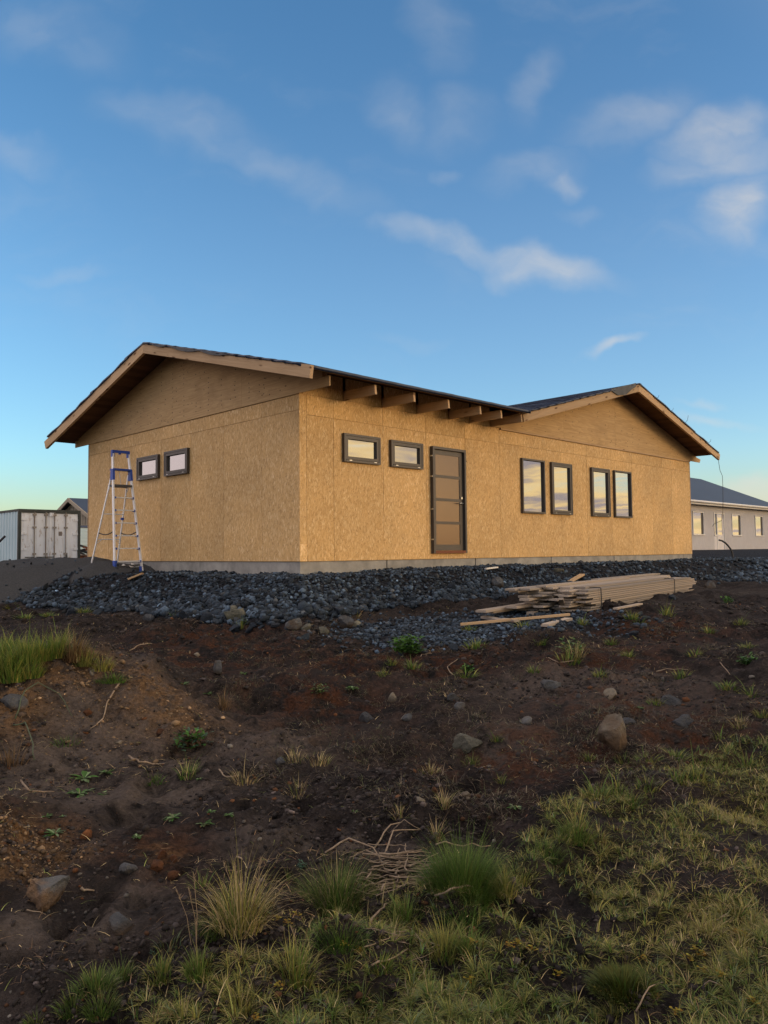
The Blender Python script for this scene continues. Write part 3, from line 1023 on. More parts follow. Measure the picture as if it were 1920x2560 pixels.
c_, s_ = math.cos(math.atan(0.267)), math.sin(math.atan(0.267))
k = 0
a = -0.93
while a < RIDGE_L:
    a1 = min(a + 0.40, RIDGE_L + 0.02)
    felt(lambda a, b, h: (b, a - h * s_, RL(min(a, RIDGE_L)) + h * c_), a, a1, lambda a: -0.718, lambda a: min(u_valley(min(a, RIDGE_L)), RIDGE_R) + 0.03, 46, 0.014, 100 + k, 0.062 if k == 0 else 0.009)
    a += 0.335
    k += 1
a = 8.78
while a > RIDGE_L:
    a1 = max(a - 0.92, RIDGE_L - 0.02)
    felt(lambda a, b, h: (b, a + h * s_, RL(max(a, RIDGE_L)) + h * c_), a, a1, lambda a: -0.718, lambda a: 9.7, 14, 0.014, 140 + k)
    a -= 0.8
    k += 1
a = 5.25
while a < RIDGE_R:
    a1 = min(a + 0.40, RIDGE_R + 0.02)
    felt(lambda a, b, h: (a - h * s_, b, RR(min(a, RIDGE_R)) + h * c_), a, a1, lambda a: -0.718, lambda a: (min(RIDGE_L - (TOP_L - RR(a)) / 0.267, 8.7) if RR(a) < TOP_L - 0.02 else 8.7), 16, 0.014, 180 + k)
    a += 0.335
    k += 1
a = 15.38
while a > RIDGE_R:
    a1 = max(a - 0.92, RIDGE_R - 0.02)
    felt(lambda a, b, h: (a + h * s_, b, RR(max(a, RIDGE_R)) + h * c_), a, a1, lambda a: -0.718, lambda a: 8.7, 14, 0.016, 220 + k)
    a -= 0.8
    k += 1
# loose flaps of underlay hanging over the barge boards
UNDERLAY = mat_plain('grey_roof_underlay', (0.05, 0.056, 0.066), (0.085, 0.092, 0.105), 0.7)
fl = MB()
pts = [(9.02, 4.00), (9.35, 3.93), (9.75, 3.99), (10.05, 4.17), (10.28, 4.27), (10.28, 4.37), (9.6, 4.19), (9.05, 4.045)]
fl.prism([(u, -0.722, w) for u, w in pts], (0, -0.006, 0))
build('underlay_flap', fl, UNDERLAY, house)
for (va, vb, dr) in ((3.0, 1.9, 0.055), (1.95, 1.0, 0.05), (3.7, 3.1, 0.035)):
    fl = MB()
    top = [(va + (vb - va) * i / 8, RL(va + (vb - va) * i / 8) + 0.012) for i in range(9)]
    bot = [(v, w - dr * math.sin(math.pi * i / 8) - 0.006) for i, (v, w) in enumerate(top)]
    fl.prism([(-0.724, v, w) for v, w in top + bot[::-1]], (-0.006, 0, 0))
    build('underlay_flap', fl, UNDERLAY, house)

# truss ends under the eave
for i, tu in enumerate((0.045, 1.005, 1.955, 2.89, 3.83, 4.50, 5.19)):
    if i:
        ch = slab('roof_truss', TIMBER, house, [(tu - 0.0225, 0.0, 2.795), (tu - 0.0225, -0.8, 2.792), (tu - 0.0225, -0.785, 2.955), (tu - 0.0225, 0.0, 2.958)], (0.045, 0, 0), (0, 1, 0))
        par, inv_m = ch, ch.matrix_local.inverted()
    else:
        par, inv_m = house, Matrix()
    e = RL(-0.64) - TB - 0.004
    e2 = RL(-0.40) - TB - 0.004
    P_ = lambda q: [inv_m @ Vector(p) for p in q]
    E_ = inv_m.to_3x3() @ Vector((0.045, 0, 0))
    sgr = inv_m.to_3x3() @ Vector((0, 1, 0.267))
    slab('rafter_end', TIMBER, par, P_([(tu - 0.0225, -0.66, RL(-0.66) - TB - 0.004), (tu - 0.0225, -0.66, RL(-0.66) - TB - 0.095), (tu - 0.0225, -0.41, RL(-0.41) - TB - 0.095), (tu - 0.0225, -0.41, e2)]), E_, sgr)
    if i:
        slab('gusset_plate', SHEATH, par, P_([(tu - 0.030, 0.0, 2.80), (tu - 0.030, -0.405, 2.80), (tu - 0.030, -0.405, e2), (tu - 0.030, 0.0, RL(0) - TB - 0.004)]), inv_m.to_3x3() @ Vector((0.06, 0, 0)), inv_m.to_3x3() @ Vector((0, 1, 0)))
        pu = (0.045, 1.005, 1.955, 2.89, 3.83, 4.50, 5.19)[i - 1]
        front_panel(pu + 0.035, tu - 0.035, 2.80, RL(0) - 0.04, OSB, 0.0, 0.004)


# windows: outer frame, sash, pane; wm is the wall's own frame (x to the right seen from outside, y inwards)
def window(wm, w, h, opening, label=None):
    fr = MB()
    y0, y1, f = -0.062, 0.003, 0.038
    fr.box(0, f, y0, y1, 0, h).box(w - f, w, y0, y1, 0, h).box(f, w - f, y0, y1, h - f, h).box(f, w - f, y0 - 0.006, y1, 0, f)
    o = build('window', fr, FRAME, house, mat4=wm)
    g = f
    if opening:
        s = 0.052
        a, b_, c2, d2 = f + 0.004, w - f - 0.004, f + 0.008, h - f - 0.004
        sb = MB().box(a, a + s, -0.055, -0.002, c2, d2).box(b_ - s, b_, -0.055, -0.002, c2, d2).box(a + s, b_ - s, -0.055, -0.002, d2 - s, d2).box(a + s, b_ - s, -0.055, -0.002, c2, c2 + s)
        build('sash', sb, FRAME, o)
        for cx in (0.16 * w, 0.84 * w):
            build('vent_clip', MB().box(cx - 0.03, cx + 0.03, -0.0705, -0.066, f - 0.012, f - 0.004), CHROME, o)
        g = f + s - 0.002
    build('pane', MB().box(g, w - g, -0.012, -0.006, g, h - g), GLASS, o)
    return o


def front_m(u, w):
    mm = Matrix.Identity(4)
    mm.translation = (u, 0, w)
    return mm


def side_m(v, w):
    mm = Matrix(((0, 1, 0, 0), (-1, 0, 0, v), (0, 0, 1, w), (0, 0, 0, 1)))
    return mm


window(front_m(0.945, 1.722), 0.885, 0.50, True)
window(front_m(2.107, 1.716), 0.873, 0.50, True)
window(front_m(6.228, 0.980), 0.89, 1.224, False)
window(front_m(7.398, 0.985), 0.88, 1.218, True)
window(front_m(9.178, 0.982), 0.896, 1.222, True)
window(front_m(10.312, 0.983), 0.893, 1.224, False)
window(side_m(5.562, 1.735), 0.925, 0.49, True)
window(side_m(4.378, 1.735), 0.915, 0.505, True)

# front door
dm = front_m(3.233, 0.108)
DW, DH = 1.012, 2.09
fr = MB()
fr.box(0, 0.05, -0.078, 0.003, 0, DH).box(DW - 0.05, DW, -0.078, 0.003, 0, DH).box(0.05, DW - 0.05, -0.078, 0.003, DH - 0.05, DH)
door = build('door', fr, FRAME, house, mat4=dm)
build('threshold', MB().box(0.05, DW - 0.05, -0.082, 0.003, 0.0, 0.05), THRESH, door)
lf = MB()
x0, x1, yb, yf = 0.056, DW - 0.056, -0.003, -0.024
lf.box(x0, x0 + 0.075, yf, yb, 0.056, DH - 0.056).box(x1 - 0.10, x1, yf, yb, 0.056, DH - 0.056)
rails = [0.056, 0.19, 0.60, 1.04, 1.50, DH - 0.14]
hts = [0.12, 0.055, 0.055, 0.055, 0.084]
zr = [(0.056, 0.17)]
ph = (DH - 0.056 - 0.09 - 0.17 - 3 * 0.055) / 4
z = 0.17
panes = []
for kk in range(4):
    panes.append((z, z + ph))
    z += ph
    zr.append((z, z + (0.055 if kk < 3 else 0.09)))
    z += 0.055
zr[-1] = (zr[-1][0], DH - 0.056)
for a, b_ in zr:
    lf.box(x0 + 0.075, x1 - 0.10, yf, yb, a, b_)
build('door_leaf', lf, FRAME, door)
for a, b_ in panes:
    build('pane', MB().box(x0 + 0.072, x1 - 0.097, -0.014, -0.008, a - 0.003, b_ + 0.003), FROST, door)
hx = x1 - 0.05
hd = MB().tube([(hx, yf, 1.00), (hx, yf - 0.05, 1.00)], 0.010, 8).tube([(hx, yf - 0.05, 1.00), (hx - 0.13, yf - 0.055, 1.00)], 0.010, 8).tube([(hx, yf - 0.001, 1.0), (hx, yf - 0.012, 1.0)], 0.026, 12)
build('handle', hd, CHROME, door, True)
build('lock_cylinder', MB().tube([(hx, yf - 0.001, 1.11), (hx, yf - 0.018, 1.11)], 0.024, 12), CHROME, door)
for zz in (1.90, 1.50, 0.86, 0.27):
    build('fixing_bracket', MB().box(-0.012, -0.0005, -0.07, -0.012, zz - 0.012, zz + 0.012), CHROME, door)
build('wall_hook', MB().box(4.30, 4.325, -0.03, 0.001, 1.97, 1.995), BLACK, house)

# ------------------------------------------------------------------ step ladder (x along the treads, y away from the climber)
L0 = sight(288, 1409)
L0 = Vector((-5.235, 15.03, 1.6 - 0.170))
lad = thing('step_ladder', 'tall aluminium step ladder with blue plastic fittings standing before the shaded gable wall', 'ladder', L0, YAW)
HT = 2.26


def rail_x(z, side):
    t = z / HT
    return (0.0 + 0.11 * t) if side == 0 else (0.555 - 0.12 * t)


def rail_y(z):
    return 0.36 * z / HT


for s in (0, 1):
    z0 = -0.03 if s == 0 else -0.15
    board('rail', ALU, lad, (rail_x(z0, s), rail_y(z0), z0), (rail_x(2.2, s), rail_y(2.2), 2.2), (0, 1, 0.0), 0.062, 0.026)
    xb0, xb1 = (0.0, 0.10) if s == 0 else (0.555, 0.445)
    board('rear_leg', ALU, lad, (xb0, 1.06, -0.06), (xb1, 0.36, 1.78), (0, 1, 0.3), 0.034, 0.022)
    build('foot', MB().box(rail_x(0, s) - 0.02, rail_x(0, s) + 0.02, rail_y(0) - 0.042, rail_y(0) + 0.045, z0 - 0.03, z0 + 0.09), BLUE, lad)
    build('foot', MB().box(xb0 - 0.018, xb0 + 0.018, 1.035, 1.085, -0.09, 0.0), BLUE, lad)
    build('joint_cover', MB().prism([(rail_x(1.72, s) - 0.022, rail_y(1.72) - 0.042, 1.66), (rail_x(1.72, s) - 0.022, rail_y(1.72) + 0.085, 1.66), (rail_x(1.86, s) - 0.022, rail_y(1.86) + 0.06, 1.88), (rail_x(1.86, s) - 0.022, rail_y(1.86) - 0.04, 1.88)], (0.044, 0, 0)), BLUE, lad)
for k in range(6):
    z = 0.045 + 0.2525 * k
    xa, xb = rail_x(z, 0) + 0.014, rail_x(z, 1) - 0.014
    st = build('step', MB().box(xa, xb, rail_y(z) - 0.04, rail_y(z) + 0.04, z - 0.012, z + 0.012), ALU, lad)
    for xx in (xa, xb - 0.022):
        build('step_cap', MB().box(xx, xx + 0.022, rail_y(z) - 0.044, rail_y(z) + 0.044, z - 0.026, z + 0.016), BLUE, st)
z = 1.55
build('platform', MB().box(rail_x(z, 0) + 0.015, rail_x(z, 1) - 0.015, rail_y(z) - 0.03, rail_y(z) + 0.27, z - 0.02, z + 0.02), GREYPL, lad)
z = 1.87
build('tool_tray', MB().box(rail_x(z, 0) - 0.012, rail_x(z, 1) + 0.012, rail_y(z) - 0.05, rail_y(z) + 0.11, z - 0.015, z + 0.022), BLUE, lad)
z = 2.22
tp = MB().box(rail_x(z, 0) - 0.02, rail_x(z, 1) + 0.02, rail_y(z) - 0.035, rail_y(z) + 0.035, z - 0.005, z + 0.045)
tp.box(rail_x(z, 0) - 0.02, rail_x(z, 0) + 0.024, rail_y(z) - 0.035, rail_y(z) + 0.035, z - 0.09, z - 0.005)
tp.box(rail_x(z, 1) - 0.024, rail_x(z, 1) + 0.02, rail_y(z) - 0.035, rail_y(z) + 0.035, z - 0.09, z - 0.005)
tp.box(0.235, 0.275, rail_y(z) - 0.02, rail_y(z) + 0.02, z - 0.035, z - 0.005)
build('grab_rail', tp, BLUE, lad)


def rear(z, s):
    t = (z + 0.06) / 1.84
    return Vector(((0.10 * t) if s == 0 else (0.555 - 0.11 * t), 1.06 - 0.70 * t, z))


for z in (1.0, 0.49):
    build('rear_bar', MB().tube([rear(z, 0), rear(z, 1)], 0.012, 6), ALU, lad)
for s in (0, 1):
    p, q = Vector((rail_x(0.63, s), rail_y(0.63) + 0.03, 0.63)), rear(0.62, s)
    build('safety_strap', MB().tube([p.lerp(q, i / 6) - Vector((0, 0, 0.05 * math.sin(math.pi * i / 6))) for i in range(7)], 0.011, 5), BLACK, lad)
    build('brace', MB().tube([rear(0.40, s) + Vector((0, -0.01, 0)), (rear(0.49, s) + (rear(0.49, 1 - s) - rear(0.49, s)) * 0.22)], 0.007, 5), ALU, lad)
    build('brace', MB().tube([(rail_x(1.53, s), rail_y(1.53) + 0.14, 1.53), rear(1.40, s)], 0.008, 5), ALU, lad)
build('brace', MB().tube([(0.26, rail_y(1.85) + 0.08, 1.85), (0.30, rail_y(1.57) + 0.12, 1.57)], 0.006, 5), ALU, lad)
build('hook', MB().box(0.435, 0.49, 0.62, 0.66, 0.88, 0.93), BLUE, lad)

# ------------------------------------------------------------------ shipping container (same axes as the house)


def hw(u, v, w):
    return Vector((HO.x + u * CU - v * SU, HO.y + u * SU + v * CU, HO.z + w))


ct = thing('shipping_container', 'worn shipping container with pale blue ribbed side and chipped white doors', 'container', hw(3.04, 21.27, -0.62), YAW)
CW, CL, CH = 2.44, 6.06, 2.59
fm = MB()
for x in (0, CW - 0.10):
    fm.box(x, x + 0.10, 0.0, 0.12, 0, CH)
    fm.box(x, x + 0.10, CL - 0.12, CL, 0, CH)
fm.box(0.10, CW - 0.10, 0.0, 0.12, CH - 0.14, CH).box(0.10, CW - 0.10, 0.0, 0.12, 0, 0.14)
fm.box(0.0, 0.08, 0.12, CL - 0.12, CH - 0.09, CH).box(0, 0.08, 0.12, CL - 0.12, 0, 0.16)
fm.box(CW - 0.08, CW, 0.12, CL - 0.12, CH - 0.09, CH).box(CW - 0.08, CW, 0.12, CL - 0.12, 0, 0.16)
build('frame', fm, CONT_DARK, ct)
for xs_, sgn in ((0.015, 1), (CW - 0.015, -1)):
    sp = MB()
    y = 0.12
    prof = []
    while y < CL - 0.12:
        for dy, d in ((0, 0), (0.17, 0), (0.215, 0.045), (0.27, 0.045)):
            prof.append((min(y + dy, CL - 0.12), d))
        y += 0.315
    n_ = len(prof)
    vs = [(xs_ + sgn * d, yy, 0.16) for yy, d in prof] + [(xs_ + sgn * d, yy, CH - 0.09) for yy, d in prof]
    sp.add(vs, [(i, i + 1, n_ + i + 1, n_ + i) for i in range(n_ - 1)])
    build('side_panel', sp, CONT_BLUE, ct)
build('roof_panel', MB().box(0.08, CW - 0.08, 0.12, CL - 0.12, CH - 0.05, CH - 0.03), CONT_BLUE, ct)
build('end_panel', MB().box(0.1, CW - 0.1, CL - 0.06, CL - 0.02, 0.14, CH - 0.14), CONT_BLUE, ct)
for k, (xa, xb) in enumerate(((0.10, 1.215), (1.225, CW - 0.10))):
    dr = MB().box(xa, xb, 0.04, 0.09, 0.14, CH - 0.14)
    # pressed panels, proud of the leaf
    for z0_, z1_ in ((0.20, 1.82), (1.86, 2.40)):
        dr.box(xa + 0.10, xa + 0.46, 0.032, 0.04, z0_, z1_).box(xa + 0.60, xb - 0.12, 0.032, 0.04, z0_, z1_)
    dl = build('door', dr, CONT_WHITE, ct)
    for hz in (0.42, 1.02, 1.63, 2.2):
        hxa = xa if k == 0 else xb - 0.22
        build('hinge', MB().box(hxa, hxa + 0.22, 0.012, 0.03, hz - 0.05, hz + 0.05), CONT_WHITE, dl)
    for rx in ((0.61, 1.05) if k == 0 else (1.39, 1.84)):
        build('lock_rod', MB().tube([(rx, 0.01, 0.10), (rx, 0.01, CH - 0.10)], 0.021, 8), CONT_ROD, dl)
        for bz in (0.30, 0.83, 1.88, 2.38):
            build('rod_bracket', MB().box(rx - 0.07, rx + 0.07, -0.012, 0.03, bz - 0.035, bz + 0.035), CONT_ROD, dl)
        build('lock_handle', MB().box(rx - 0.36 if rx < 1.8 else rx + 0.02, rx - 0.02 if rx < 1.8 else rx + 0.06, -0.032, -0.012, 0.685 if rx < 1.8 else 0.62, 0.72 if rx < 1.8 else 0.80), CONT_DARK, dl)
    if k:
        build('data_plate', MB().box(1.56, 1.70, 0.026, 0.0315, 1.55, 1.72), mat_plain('faded_plate', (0.17, 0.14, 0.12), (0.24, 0.21, 0.19), 0.7, 0, 0.2, 30), dl)
build('door_gasket', MB().box(1.19, 1.25, 0.02, 0.038, 0.16, CH - 0.16), CONT_WHITE, ct)
build('top_block', MB().box(1.18, 1.34, 0.0, -0.02, CH - 0.27, CH - 0.12), CONT_WHITE, ct)

p = sight(2, 1404)
pl_ = build('steel_lever', MB().tube([(-14.92, 29.2, 2.03), (-14.60, 29.3, 2.12)], 0.05, 6).tube([(-14.60, 29.3, 2.12), (-14.38, 29.35, 2.36)], 0.045, 6), BLACK, label='dark steel lever poking up before the blue container side', cat='lever')

# ------------------------------------------------------------------ far house with blue roof behind the container
fh = thing('house', 'distant beige boarded house with blue gable roof, half hidden behind the white container', 'house', hw(10.61, 34.87, -0.3), YAW)
z0 = 0.3
gw = 3.55
wallp = [(0.35, -gw, -0.6), (0.35, gw, -0.6), (0.35, gw, 2.35), (0.35, 0, 3.62), (0.35, -gw, 2.35)]
build('wall', MB().prism(wallp, (9, 0, 0)), BEIGE, fh)
for vv in np.arange(-3.4, 3.5, 0.32):
    build('cover_strip', MB().box(0.315, 0.349, vv - 0.025, vv + 0.025, -0.6, 3.58 - 0.36 * abs(vv)), BEIGE, fh)
rp = 3.74
for sg in (-1, 1):
    slab('roof', ROOFBLUE, fh, [(-0.0, 0, rp), (9.4, 0, rp), (9.4, sg * 4.15, rp - 0.40 * 4.15), (-0.0, sg * 4.15, rp - 0.40 * 4.15)], (0, 0, 0.05), (0, 1, 0))
    slab('barge_board', BEIGE, fh, [(-0.06, 0, rp + 0.05), (-0.06, sg * 4.18, rp + 0.05 - 0.40 * 4.18), (-0.06, sg * 4.18, rp - 0.17 - 0.40 * 4.18), (-0.06, 0, rp - 0.17)], (0.05, 0, 0), (0, 1, 0.0))
cv = thing('site_cabin', 'small pale blue site cabin with dark blue top band behind the container', 'cabin', hw(6.75, 25.5, -0.6), YAW)
build('body', MB().box(0, 2.2, 0, 2.4, 0.8, 2.02), CONT_BLUE, cv)
for kz in range(5):
    build('cladding_board', MB().box(-0.02, 2.22, -0.03, -0.004, 1.22 + kz * 0.155, 1.365 + kz * 0.155), CONT_BLUE, cv)
build('top_band', MB().box(-0.03, 2.23, -0.05, 2.43, 2.021, 2.13), mat_plain('deep_blue_paint', (0.02, 0.05, 0.13), (0.025, 0.06, 0.15), 0.5), cv)
for lx in (0.1, 1.0, 2.0):
    build('leg', MB().box(lx, lx + 0.1, 0.1, 0.2, -0.2, 0.8), CONT_DARK, cv)
sc_ = thing('scrap_pile', 'heap of rusty reddish scrap boards between the container and the house', 'scrap heap', hw(5.95, 22.6, -0.45), YAW)
RUST = mat_wood('rusty_red_wood', (0.10, 0.035, 0.018), (0.24, 0.10, 0.055), 0.4)
for k in range(46):
    a = random.uniform(-0.5, 0.9)
    z = 0.1 + random.uniform(0, 1.0) * (1 - abs(a - 0.2) * 0.5)
    ang = random.uniform(-0.5, 0.5)
    ln = random.uniform(0.5, 1.1)
    c_0 = Vector((a + 0.3, random.uniform(-0.3, 0.6), z))
    dv = Vector((math.cos(ang), random.uniform(-0.5, 0.5), math.sin(ang) * 0.6)) * ln / 2
    board('scrap_board', RUST if k % 4 else BLACK, sc_, c_0 - dv, c_0 + dv, (0, 0, 1), random.uniform(0.05, 0.11), 0.03)

# ------------------------------------------------------------------ finished neighbour house on the right
nb_ = thing('house', 'finished low house in pale grey vertical boarding with dark blue hipped roof', 'house', hw(0, 7.87, 0), YAW)
NU0, NU1, ND = 25.5, 45.85, 6.9
wl = MB().box(NU0, NU1, 0.035, ND, -0.5, 2.62)
build('wall', wl, CLADGAP, nb_)
build('plinth', MB().box(NU0, NU1 + 0.02, 0.01, 0.034, -0.5, 0.085), CONC, nb_)
openings = [(33.08, 34.50, 0.96, 2.19), (35.86, 37.36, 0.05, 2.20), (38.40, 39.76, 0.96, 2.19), (42.05, 43.36, 0.96, 2.19), (29.5, 30.9, 0.96, 2.19)]
cb = me_c = None
x = 31.2
while x < NU1 - 0.1:
    spans = [(0.10, 2.52)]
    for (a, b_, c2, d2) in openings:
        if a - 0.05 < x < b_ + 0.05:
            spans = [s for s in ((0.10, c2 - 0.01), (d2 + 0.01, 2.52)) if s[1] - s[0] > 0.1]
    for s in spans:
        build('cladding_board', MB().box(x - 0.043, x + 0.043, -0.012, 0.034, s[0], s[1]), CLAD, nb_)
    x += 0.134
for k, (a, b_, c2, d2) in enumerate(openings):
    if k == 1:
        f = MB().box(a, a + 0.06, -0.03, 0.036, 0.9, d2).box(b_ - 0.09, b_, -0.03, 0.036, c2, d2).box(a + 0.06, b_ - 0.09, -0.03, 0.036, d2 - 0.07, d2).box(a + 0.40, a + 0.50, -0.02, 0.036, c2, d2 - 0.07).box(a + 0.06, a + 0.40, -0.03, 0.036, 0.88, 0.95)
        o = build('door', f, TRIM, nb_)
        build('pane', MB().box(a + 0.06, a + 0.40, 0.028, 0.033, 0.95, d2 - 0.07), GLASS, o)
        build('pane', MB().box(a + 0.50, b_ - 0.30, 0.024, 0.033, 0.95, d2 - 0.07), GLASS, o)
        build('door_leaf', MB().box(a + 0.50, b_ - 0.09, 0.012, 0.0235, 0.06, 0.95).box(b_ - 0.30, b_ - 0.09, 0.012, 0.0235, 0.95, d2 - 0.07), CLAD, o)
        build('doorstep', MB().box(a + 0.35, b_ + 0.02, -0.25, 0.0, -0.05, 0.06), TRIM, o)
        build('cladding_board', MB().box(a, a + 0.42, -0.001, 0.034, 0.1, 0.87), CLAD, nb_)
        continue
    f = MB().box(a, a + 0.06, -0.035, 0.036, c2, d2).box(b_ - 0.06, b_, -0.035, 0.036, c2, d2).box(a + 0.06, b_ - 0.06, -0.035, 0.036, d2 - 0.06, d2).box(a - 0.03, b_ + 0.03, -0.06, 0.036, c2 - 0.06, c2)
    o = build('window', f, TRIM, nb_)
    build('sash', MB().box(b_ - 0.26, b_ - 0.06, 0.015, 0.034, c2, d2 - 0.06), FRAME, o)  # flat dark strip standing in for the shaded right-hand reveal
    build('pane', MB().box(a + 0.06, b_ - 0.26, 0.024, 0.033, c2, d2 - 0.06), GLASS, o)
E1, E2, HP, RP = 2.70, 0.46, 3.75, 4.72
a0, a1_, b0, b1 = NU0 - 0.5, 46.37, -0.5, 7.5 - 0.5 + 0.5
rv = [(a0, b0, E1), (a1_, b0, E1), (a1_, b1, E1), (a0, b1, E1), (a0 + HP, 3.5, RP), (a1_ - HP, 3.5, RP)]
for f in ((0, 1, 5, 4), (1, 2, 5), (2, 3, 4, 5), (3, 0, 4)):
    slab('roof', ROOFBLUE, nb_, [rv[i] for i in f], (0, 0, 0.03), (1, 0, 0))
gt = MB().tube([(a0, b0 - 0.06, E1 - 0.03), (a1_ + 0.06, b0 - 0.06, E1 - 0.03)], 0.065, 8)
build('gutter', gt, TRIM, nb_, True)
build('fascia', MB().box(a0, a1_, b0 + 0.002, b0 + 0.03, E1 - 0.17, E1 - 0.002), TRIM, nb_)
build('soffit', MB().box(a0, a1_, b0 + 0.03, b1 - 0.03, E1 - 0.15, E1 - 0.13), TRIM, nb_)
f2 = thing('house', 'far roof corner of another house beyond the grey boarded house, at the right edge', 'house', hw(70.0, 20.0, 0.2), YAW)
build('wall', MB().box(0, 9, 0, 8, -0.5, 2.9), CLAD, f2)
for sg in (0, 1):
    slab('roof', ROOFBLUE if sg else TRIM, f2, [(-0.5, -0.6 + sg * 4.6, 2.9 if not sg else 4.9), (9.5, -0.6 + sg * 4.6, 2.9 if not sg else 4.9), (9.5, 4.0 + sg * 4.6, 4.9 if not sg else 2.9), (-0.5, 4.0 + sg * 4.6, 4.9 if not sg else 2.9)], (0, 0, 0.05), (1, 0, 0))

# cable hanging from the right barge board, and the bent conduit standing in the gravel
cp = hw(15.45, -0.72, 2.83)


def at_depth(px, py, Y):
    d = ray(px, py)
    return EYE + d * (Y / d.y)


pts = [at_depth(*q) for q in ((1795, 1139, 22.9), (1797, 1158, 22.9), (1800, 1176, 22.9), (1806, 1190, 22.9), (1807, 1215, 22.8), (1807.5, 1260, 22.8), (1806.5, 1290, 22.8), (1804, 1301, 22.8), (1796, 1305, 22.8), (1785, 1310, 22.8), (1781, 1316, 22.8))]
build('cable', MB().tube(pts, 0.007, 5), BLACK, label='thin dark cable dangling from the right tip of the gable barge board', cat='cable')
pts = [at_depth(*q) for q in ((1797, 1350, 25), (1805, 1352, 25), (1813, 1357, 25), (1820, 1364, 25), (1826, 1372, 25), (1830, 1381, 25), (1832, 1392, 25))]
build('conduit', MB().tube(pts, 0.028, 6), BLACK, label='black bent conduit pipe curving up out of the gravel at right', cat='pipe')
WL = {1719: 'longest loose wire end curling up from the right gable roof edge', 1682: 'short wire end left of the longest one on the roof edge', 1646: 'short wire end nearest the ridge on the right roof edge', 1776: 'short wire end near the low tip of the right roof edge'}
for (px_, py_, Y_, ln) in ((1719, 1050, 21.0, 12), (1682, 1025, 20.5, 5), (1646, 993, 20.2, 5), (1776, 1104, 22.4, 6)):
    q0 = at_depth(px_ - 6, py_ + ln * 0.6, Y_)
    q1 = at_depth(px_, py_, Y_)
    q2 = at_depth(px_ + 1.5, py_ - ln, Y_)
    mb = MB().tube([q0, q1, q2], 0.0045, 4)
    build('wire_end', mb, BLACK, label=WL[px_], cat='wire')

# ------------------------------------------------------------------ strapped stack of planks
SA = math.atan2(0.814, 0.581)
SB = Vector((2.62, 10.25, 1.6 - 0.885))
stk = thing('lumber_stack', 'strapped stack of weathered sawn planks lying beside the rubble bank', 'plank stack', SB, SA)
pb = MB().box(0, 1, -0.5, 0.5, -0.5, 0.5)
pmesh = pb.mesh('plank', PLANK)
first = None


def plank(x0, x1, y, z, w=0.148, t=0.027, rz=0.0, ry=0.0):
    o = link('plank', pmesh, stk)
    o.location = (x0, y, z)
    o.scale = (x1 - x0, w, t)
    o.rotation_euler = (0, ry, rz)
    return o


for bx_ in (0.55, 2.2, 3.9, 5.2):
    o = plank(0, 1, 0.45, 0.02, 0.09, 0.07)
    o.location = (bx_, -0.02, 0.02)
    o.scale = (1.0, 0.09, 0.09)
    o.rotation_euler = (0, 0, math.pi / 2)
for L in range(10):
    for j in range(6):
        x0 = random.uniform(-0.12, 0.28) if j else random.uniform(0.02, 0.30)
        if j == 0 and L in (1, 2, 5):
            x0 += 0.22
        if j >= 3:
            x0 += random.uniform(-0.25, 0.15)
        x1 = 5.55 + random.uniform(-0.28, 0.32)
        if L in (6,) and j == 0:
            x1 = 5.95
        plank(x0, x1, 0.082 + j * 0.153 + random.uniform(-0.018, 0.018), 0.083 + L * 0.0285, 0.140, random.uniform(0.0205, 0.0235), random.uniform(-0.003, 0.003))
for (x0, x1, y, z) in ((-0.42, 4.1, 0.86, 0.369), (-0.30, 5.7, 0.70, 0.3685), (0.10, 5.9, 0.54, 0.3690), (0.30, 5.2, 0.38, 0.3682), (0.05, 3.6, 0.62, 0.397), (2.6, 6.1, 0.80, 0.397), (0.45, 4.6, 0.22, 0.3686)):
    plank(x0, x1, y, z, 0.148, 0.0265, random.uniform(-0.012, 0.012))
plank(-1.02, 3.0, 0.98, 0.115, 0.15, 0.03, 0.02, -0.004)
plank(-0.72, 2.6, 1.02, 0.085, 0.13, 0.03, -0.02)
plank(-0.50, 0.4, 0.80, 0.14, 0.15, 0.03, -0.05)
plank(-0.32, 0.9, 0.62, 0.05, 0.10, 0.05, 0.1)
plank(-0.40, 0.6, 0.66, 0.24, 0.14, 0.03, 0.05)
plank(-0.32, 0.6, 0.72, 0.275, 0.14, 0.03, 0.02)
plank(-0.22, 0.12, 0.22, 0.255, 0.06, 0.03, 0.35, 0.35)
hgt = 0.083 + 9.6 * 0.0285
for sx in (0.62, 4.3):
    st = MB().tube([(sx, -0.014, 0.06), (sx + 0.005, -0.016, 0.2), (sx, -0.014, hgt), (sx, 0.0, hgt + 0.012), (sx, 0.25, hgt + 0.016)], 0.007, 5)
    build('strap', st, BLACK, stk)


def loose(name, p, q, w, t, label, cat, mat=None, lift=0.02, tilt=(0, 0, 1), dz=0.0):
    P, Q = sight(*p), sight(*q)
    P.z += lift
    Q.z += lift + dz
    d = (Q - P).normalized()
    side = d.cross(Vector((0, 0, 1))).normalized()
    o = board(name, mat or PLANK, None, P, Q, side, w, t, label=label, cat=cat)
    return o


